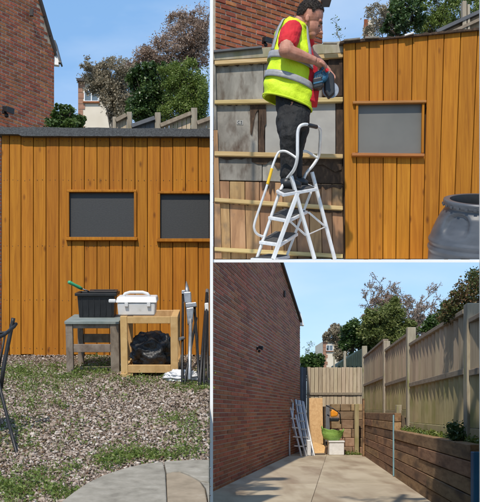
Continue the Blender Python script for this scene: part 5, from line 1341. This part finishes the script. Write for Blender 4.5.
# ---- block wall at the far right corner
bw = thing('block_wall', 'low wall of brown stone blocks at the far end of the yard', 'wall', (4.6, 35.5, 0))
rws = [(455.5, 447), (446.6, 438), (437.6, 429), (428.6, 420), (419.6, 411.5), (411, 404)]
for i, (yb_, yt_) in enumerate(rws):
    x = 327 + (i % 2) * 4
    while x < 362:
        x1 = min(x + rr.uniform(9, 14), 364)
        dd_ = 35.2 + i * .16 + rr.uniform(-.05, .05)
        a, b = P(x + .3, yb_, dd_), P(x1 - .3, yt_, dd_)
        MB().box(a.x, b.x, dd_, dd_ + .6, max(a.z, .003), b.z).build('block', M['block'], bw, bevel=.02)
        x = x1
MB().box(P(326, 0, 35.9).x, P(364, 0, 35.9).x, 36.3, 38.5, 0, 1.7).build('fill', M['soil'], bw)
a, b = P(355, 455, 34.9), P(359, 404, 34.9)
tag(MB().box(a.x, b.x, 34.9, 35.1, 0, b.z).build('mossy_post', M['fence_low'], None, bevel=.015), 'mossy green timber post in the far corner of the yard', 'post')

# ---- things leaning in the far corner
d5 = 34.2
def leaner(name, label, cat): return thing(name, label, cat, P(305, 455, d5))
def yb5(px, d): return CY + 1500 / d            # ground row at distance d
sl1 = leaner('step_ladder', 'small aluminium stepladder leaning on the brick wall at the far end', 'ladder')
for pts in ([(288.2, 402, 34.6), (289.2, 430, 34.2), (289.6, yb5(0, 33.6) - .4, 33.6)], [(289, 403, 34.6), (295, 430, 34.0), (301.5, yb5(0, 33.2) - .4, 33.2)], [(292.8, 402.5, 34.8), (292.5, 425, 34.4), (297, 440, 34.0)], [(295.5, 415, 34.5), (300, 435, 34.1), (306.5, yb5(0, 33.4) - .4, 33.4)]):
    MB().tube([P(*p) for p in pts], .032, 8).build('stile', M['alu'], sl1, smooth=True)
for k in range(5):
    y_ = 409 + 9.2 * k; MB().beam(P(289.2 + 1.2*k, y_, 34.1 - .15*k), P(293.8 + 2.2*k, y_ + .6, 34.2 - .15*k), .07, .045).build('rung', M['alu'], sl1)
MB().tube([P(288.2, 402, 34.6), P(290.4, 399.5, 34.7), P(292.8, 402.5, 34.8)], .04, 8).build('top_loop', M['alu'], sl1, smooth=True)
sl2 = leaner('folded_ladder', 'long folded aluminium ladder sections leaning in the far corner', 'ladder')
for k, (xt, xb, r) in enumerate(((295.6, 305.2, .04), (297.6, 307.8, .04), (299.4, 310, .045), (301.6, 312.6, .04), (303.2, 314.2, .035))):
    dtop, dbt = 36.0 + .1*k, 33.5 + .05*k
    MB().tube([P(xt, 400 + .5*k, dtop), P((xt+xb)/2 - .6, 428, (dtop+dbt)/2), P(xb, yb5(0, dbt) - .5, dbt)], r, 8).build('stile', M['alu' if k % 2 == 0 else 'steel'], sl2, smooth=True)
for k in range(6):
    y_ = 405 + 8 * k; x_ = 296.5 + 1.45 * k
    MB().beam(P(x_, y_, 35.6 - .35*k), P(x_ + 5.2, y_ + .4, 35.7 - .35*k), .05, .04).build('rung', M['alu'], sl2)
MB().box(P(307, 0, 33.6).x, P(311, 0, 33.6).x, 33.55, 33.75, .03, P(0, 440, 33.6).z).build('foot_plate', M['alu'], sl2, bevel=.02)
def board5(label, pts, d_, mat, t=.06, name='plywood_board', cat='board', rake=.35):
    ps = [P(x, y, d_ + (rake if i >= 2 else 0)) for i, (x, y) in enumerate(pts)]
    return tag(MB().plate(ps, (0, t, 0)).build(name, M[mat], None, bevel=.008), label, cat)
board5('tall pale plywood board leaning against the back fence', [(309, 444), (323.3, 444), (322.6, 398), (309.2, 398)], 36.2, 'raw_wood')
board5('short plywood offcut on the ground before the tall plywood board', [(311.5, 453.4), (324.5, 453), (325.5, 445.5), (313, 441.5)], 34.4, 'raw_wood', .08)
board5('dark grey plank standing behind the green bag', [(325.6, 445), (330, 445), (329.6, 405), (325.8, 405.5)], 35.0, 'dark_grey', .05, 'plank')
gt_ = thing('garden_tub', 'limp bright green flexible tub on top of the white box', 'tub', P(331, 442, 34.5))
TM = Matrix.Translation((P(331.2, 0, 34.5).x, 34.52, P(0, 441.6, 34.2).z + .03)) @ Matrix.Rotation(math.radians(7), 4, 'Y')
tb_ = MB(TM); prof = [(.001, 0), (.2, 0), (.26, .03), (.31, .12), (.345, .24), (.35, .34), (.365, .36), (.36, .375), (.335, .365), (.325, .3), (.28, .1), (.2, .04), (.001, .04)]
nn = 56; vs = []
for i, (r, z) in enumerate(prof):
    for k in range(nn):
        a_ = 2*math.pi*k/nn; w_ = 1 + (z / .36) * (.07*math.sin(2*a_ + 1) + .045*math.sin(5*a_ + 2) + .03*math.sin(9*a_ + z*12))
        sag = -.09 * max(0, math.cos(a_ - 2.2)) * (z / .36) ** 2 + .012*math.sin(7*a_) * (z / .36)
        vs.append((r*w_*math.cos(a_), r*w_*.85*math.sin(a_), z + sag))
tb_.add(vs, [(i*nn+k, i*nn+(k+1) % nn, (i+1)*nn+(k+1) % nn, (i+1)*nn+k) for i in range(len(prof)-1) for k in range(nn)])
tb_.build('body', M['green_bag'], gt_, smooth=True)
for sg in (-1, 1): MB(TM).tube([(sg*.33, -.1, .33), (sg*.37, -.08, .41), (sg*.38, 0, .44), (sg*.37, .08, .41), (sg*.33, .1, .33)], .022, 8).build('handle', M['green_bag'], gt_, smooth=True)
wb = thing('storage_box', 'white storage box under the green garden bag', 'box', P(336.5, 455, 34.2))
a, b = P(329.2, 455, 34.2), P(344.2, 442.5, 34.2)
MB().box(a.x, b.x, 34.2, 34.75, .024, b.z).build('body', M['white_pl'], wb, bevel=.02)
MB().box(a.x - .02, b.x + .02, 34.17, 34.78, b.z + .002, b.z + .06).build('lid', M['white_pl'], wb, bevel=.015)
od = thing('garden_machine', 'orange and black garden machine resting on the block wall', 'machine', P(334, 420, 35.0))
MB().plate([P(x, y, 34.9) for x, y in ((331, 417), (337.6, 416.4), (338.4, 412.6), (335, 410.6), (332.6, 409), (331, 412))], (0, .22, 0)).build('cover', M['orange_pl'], od, bevel=.04)
MB().plate([P(x, y, 34.95) for x, y in ((330, 421.5), (339, 421.5), (339.4, 417.6), (330, 417.6))], (0, .24, 0)).build('engine', M['black_pl'], od, bevel=.03)
MB().tube([P(326, 405.5, 35.0), P(333, 408.6, 34.95), P(340, 414, 34.95), P(340.6, 424, 34.95)], .022, 8).build('handle_bar', M['black_pl'], od, smooth=True)

# weeds on the bank and ivy
wp, wt = [], []
for k in range(900):
    d_ = 11 + 12 * rg.random(); x = .16 + rg.random() * .17
    q = SMx @ Vector((x, SL(d_), 1.06 + abs(rg.normal()) * .035))
    for j in range(3): wp.append((q.x + rg.normal()*.03, q.y + rg.normal()*.05, q.z + abs(rg.normal())*.03)); wt.append(rg.random())
for k in range(300):
    q = (P(345, 0, 34.6).x + rg.random() * .55, 34.3 + rg.random() * .5, .02 + abs(rg.normal()) * .05); wp.append(q); wt.append(rg.random())
tag(leaf_mesh('bank_weeds', wp, .02 + .02 * rg.random(len(wp)), M['weed'], None, 31, np.array(wt)), 'low weeds along the top of the sleeper wall', 'weeds', kind='stuff')
pl = thing('ivy_plant', 'dark leafy ivy clump at the foot of the near fence panel', 'plant', (sx0(14.6) + .2, 14.6, 1.08))
rgi = np.random.default_rng(41); p_, tn, _ = clump_points(rgi, Q(459, 431, 14.4), (.2, .3, .13), 900, 25, .35)
stuff(leaf_mesh('foliage', p_, .028 * (.6 + .8*rgi.random(len(p_))), M['leaf_dark'], pl, 41, tn))
MB().tube([(sx0(14.6) + .2, 14.6, 1.05), Q(459, 430, 14.5), Q(455, 424, 14.5)], [.012, .01, .005], 5).build('stem', M['bark'], pl)
iv = thing('climbing_ivy', 'brown and green climber spilling over the top of the near fence', 'climber', (sx0(15) + .8, 15.4, 1.2))
P_, T_ = [], []
for c_, r_, n_ in ((Q(473, 298, 15.4), (.26, .5, .34), 3600), (Q(456, 306, 15.6), (.2, .4, .22), 1900), (Q(447, 314, 16), (.14, .4, .13), 700), (Q(476, 278, 15.4), (.14, .3, .14), 900)):
    a_, b_, _ = clump_points(rgi, c_, r_, n_, 40, .3); P_.append(a_); T_.append(b_)
p_ = np.concatenate(P_); stuff(leaf_mesh('foliage', p_, .022 * (.6 + .8*rgi.random(len(p_))), M['ivy'], iv, 42, np.concatenate(T_)))
MB().tube([(sx0(15) + .8, 15.4, 1.15), Q(474, 330, 15.4), Q(470, 300, 15.4), Q(462, 290, 15.4)], [.05, .04, .03, .01], 6).build('stem', M['bark'], iv)

# ---- beyond the fences
pale_house('pale house with brick corner beyond the back fence of the yard', 75, 323.5, 345, 341, 372, (326.5, 345.5, 332.5, 350.5), (340, 338))
gs = thing('green_shed', 'dark green shed roof behind the back fence', 'shed', (P(352, 0, 44).x, 44, 0))
MB().plate([P(x, y, 44) for x, y in ((336, 372), (366, 372), (366, 347), (360, 350), (338, 364))], (0, 2.5, 0)).build('roof', M['green_roof'], gs)
for k in range(6): MB().beam(P(339 + 4.4*k, 366, 43.95), P(339 + 4.4*k, 363 - 2.8*k, 43.95), .05, .05).build('batten', M['green_roof'], gs)
for px0, px1, py in ((343.8, 346, 351), (333.5, 335, 357)):
    a = P(px0, py, 42.5); b = P(px1, py, 42.5)
    tag(MB().box(a.x, b.x, 42.5, 42.6, 0, a.z).build('fence_stake', M['fence_post'], None), 'thin stake beyond the back fence, %s' % ('in front of the green shed' if px0 > 340 else 'in front of the pale house'), 'stake')
leafy_tree('hedge', 'round green bush at the corner of the brick wall beyond the back fence', 'bush', (P(311, 0, 43).x, 43, 0), [(Q(311, 361, 43), (.5, .5, .36)), (Q(303, 364, 43), (.3, .4, .3))], 6000, .06, 'leaf', 51, clumps=40, trunk_r=.08)
twig_tree('tree', 'thin bare twigs above the round bush', 'tree', (P(306, 0, 44).x, 44, 0), (0, 0, 1), 2.6, .04, 4, 'leaf', 2, .03, 56, starts=3, gnarl=.2, up=.1, spread=.06, lean=.08, shrink=.45)
leafy_tree('tree', 'pale budding tree in front of the far pale house', 'tree', (P(342, 0, 50).x, 50, 0), [(Q(335, 334, 50), (.6, .6, .42)), (Q(345, 344, 50), (.5, .5, .7)), (Q(340, 352, 50), (.3, .4, .5))], 13000, .055, 'bud_grey', 52, 'bark_grey', .07, clumps=80, spread=.32)
leafy_tree('tree', 'dense green bush behind the dark green shed', 'tree', (P(358, 0, 47).x, 47, 0), [(Q(357, 334, 47), (.7, .6, .7)), (Q(369, 342, 47), (.55, .5, .7)), (Q(350, 346, 47), (.4, .4, .5))], 14000, .07, 'leaf_dark', 53, clumps=70)
leafy_tree('tree', 'olive green rounded tree above the stepped fence', 'tree', (P(388, 0, 46).x, 46, 0), [(Q(386, 324, 46), (.95, .7, .9)), (Q(404, 338, 46), (.7, .6, .7)), (Q(372, 332, 46), (.6, .5, .7))], 30000, .062, 'leaf_olive', 54, clumps=130, spread=.3)
leafy_tree('tree', 'brown blossom tree rising over the olive tree', 'tree', (P(386, 0, 49).x, 49, 0), [(Q(384, 304, 49), (.72, .6, .5)), (Q(373, 318, 49), (.5, .5, .5))], 5000, .042, 'blossom', 55, 'bark', .07, clumps=110, spread=.3)
RMIN[0] = .016
twig_tree('tree', 'bare pink-brown tree against the sky over the fence', 'tree', (P(416, 0, 50).x, 50, 0), (-.0, 0, 1), 3.6, .07, 6, 'blossom', 2, .028, 57, bark='bark_grey', starts=3, gnarl=.3, up=.08, spread=.045, lean=.13, shrink=.58)
RMIN[0] = .002
leafy_tree('tree', 'dark green tree behind the near fence beside the climber', 'tree', (P(437, 0, 30).x, 30, 0), [(Q(437, 325, 30), (.4, .4, .3)), (Q(448, 312, 30), (.3, .4, .3))], 2200, .05, 'leaf', 58, clumps=40, spread=.34)
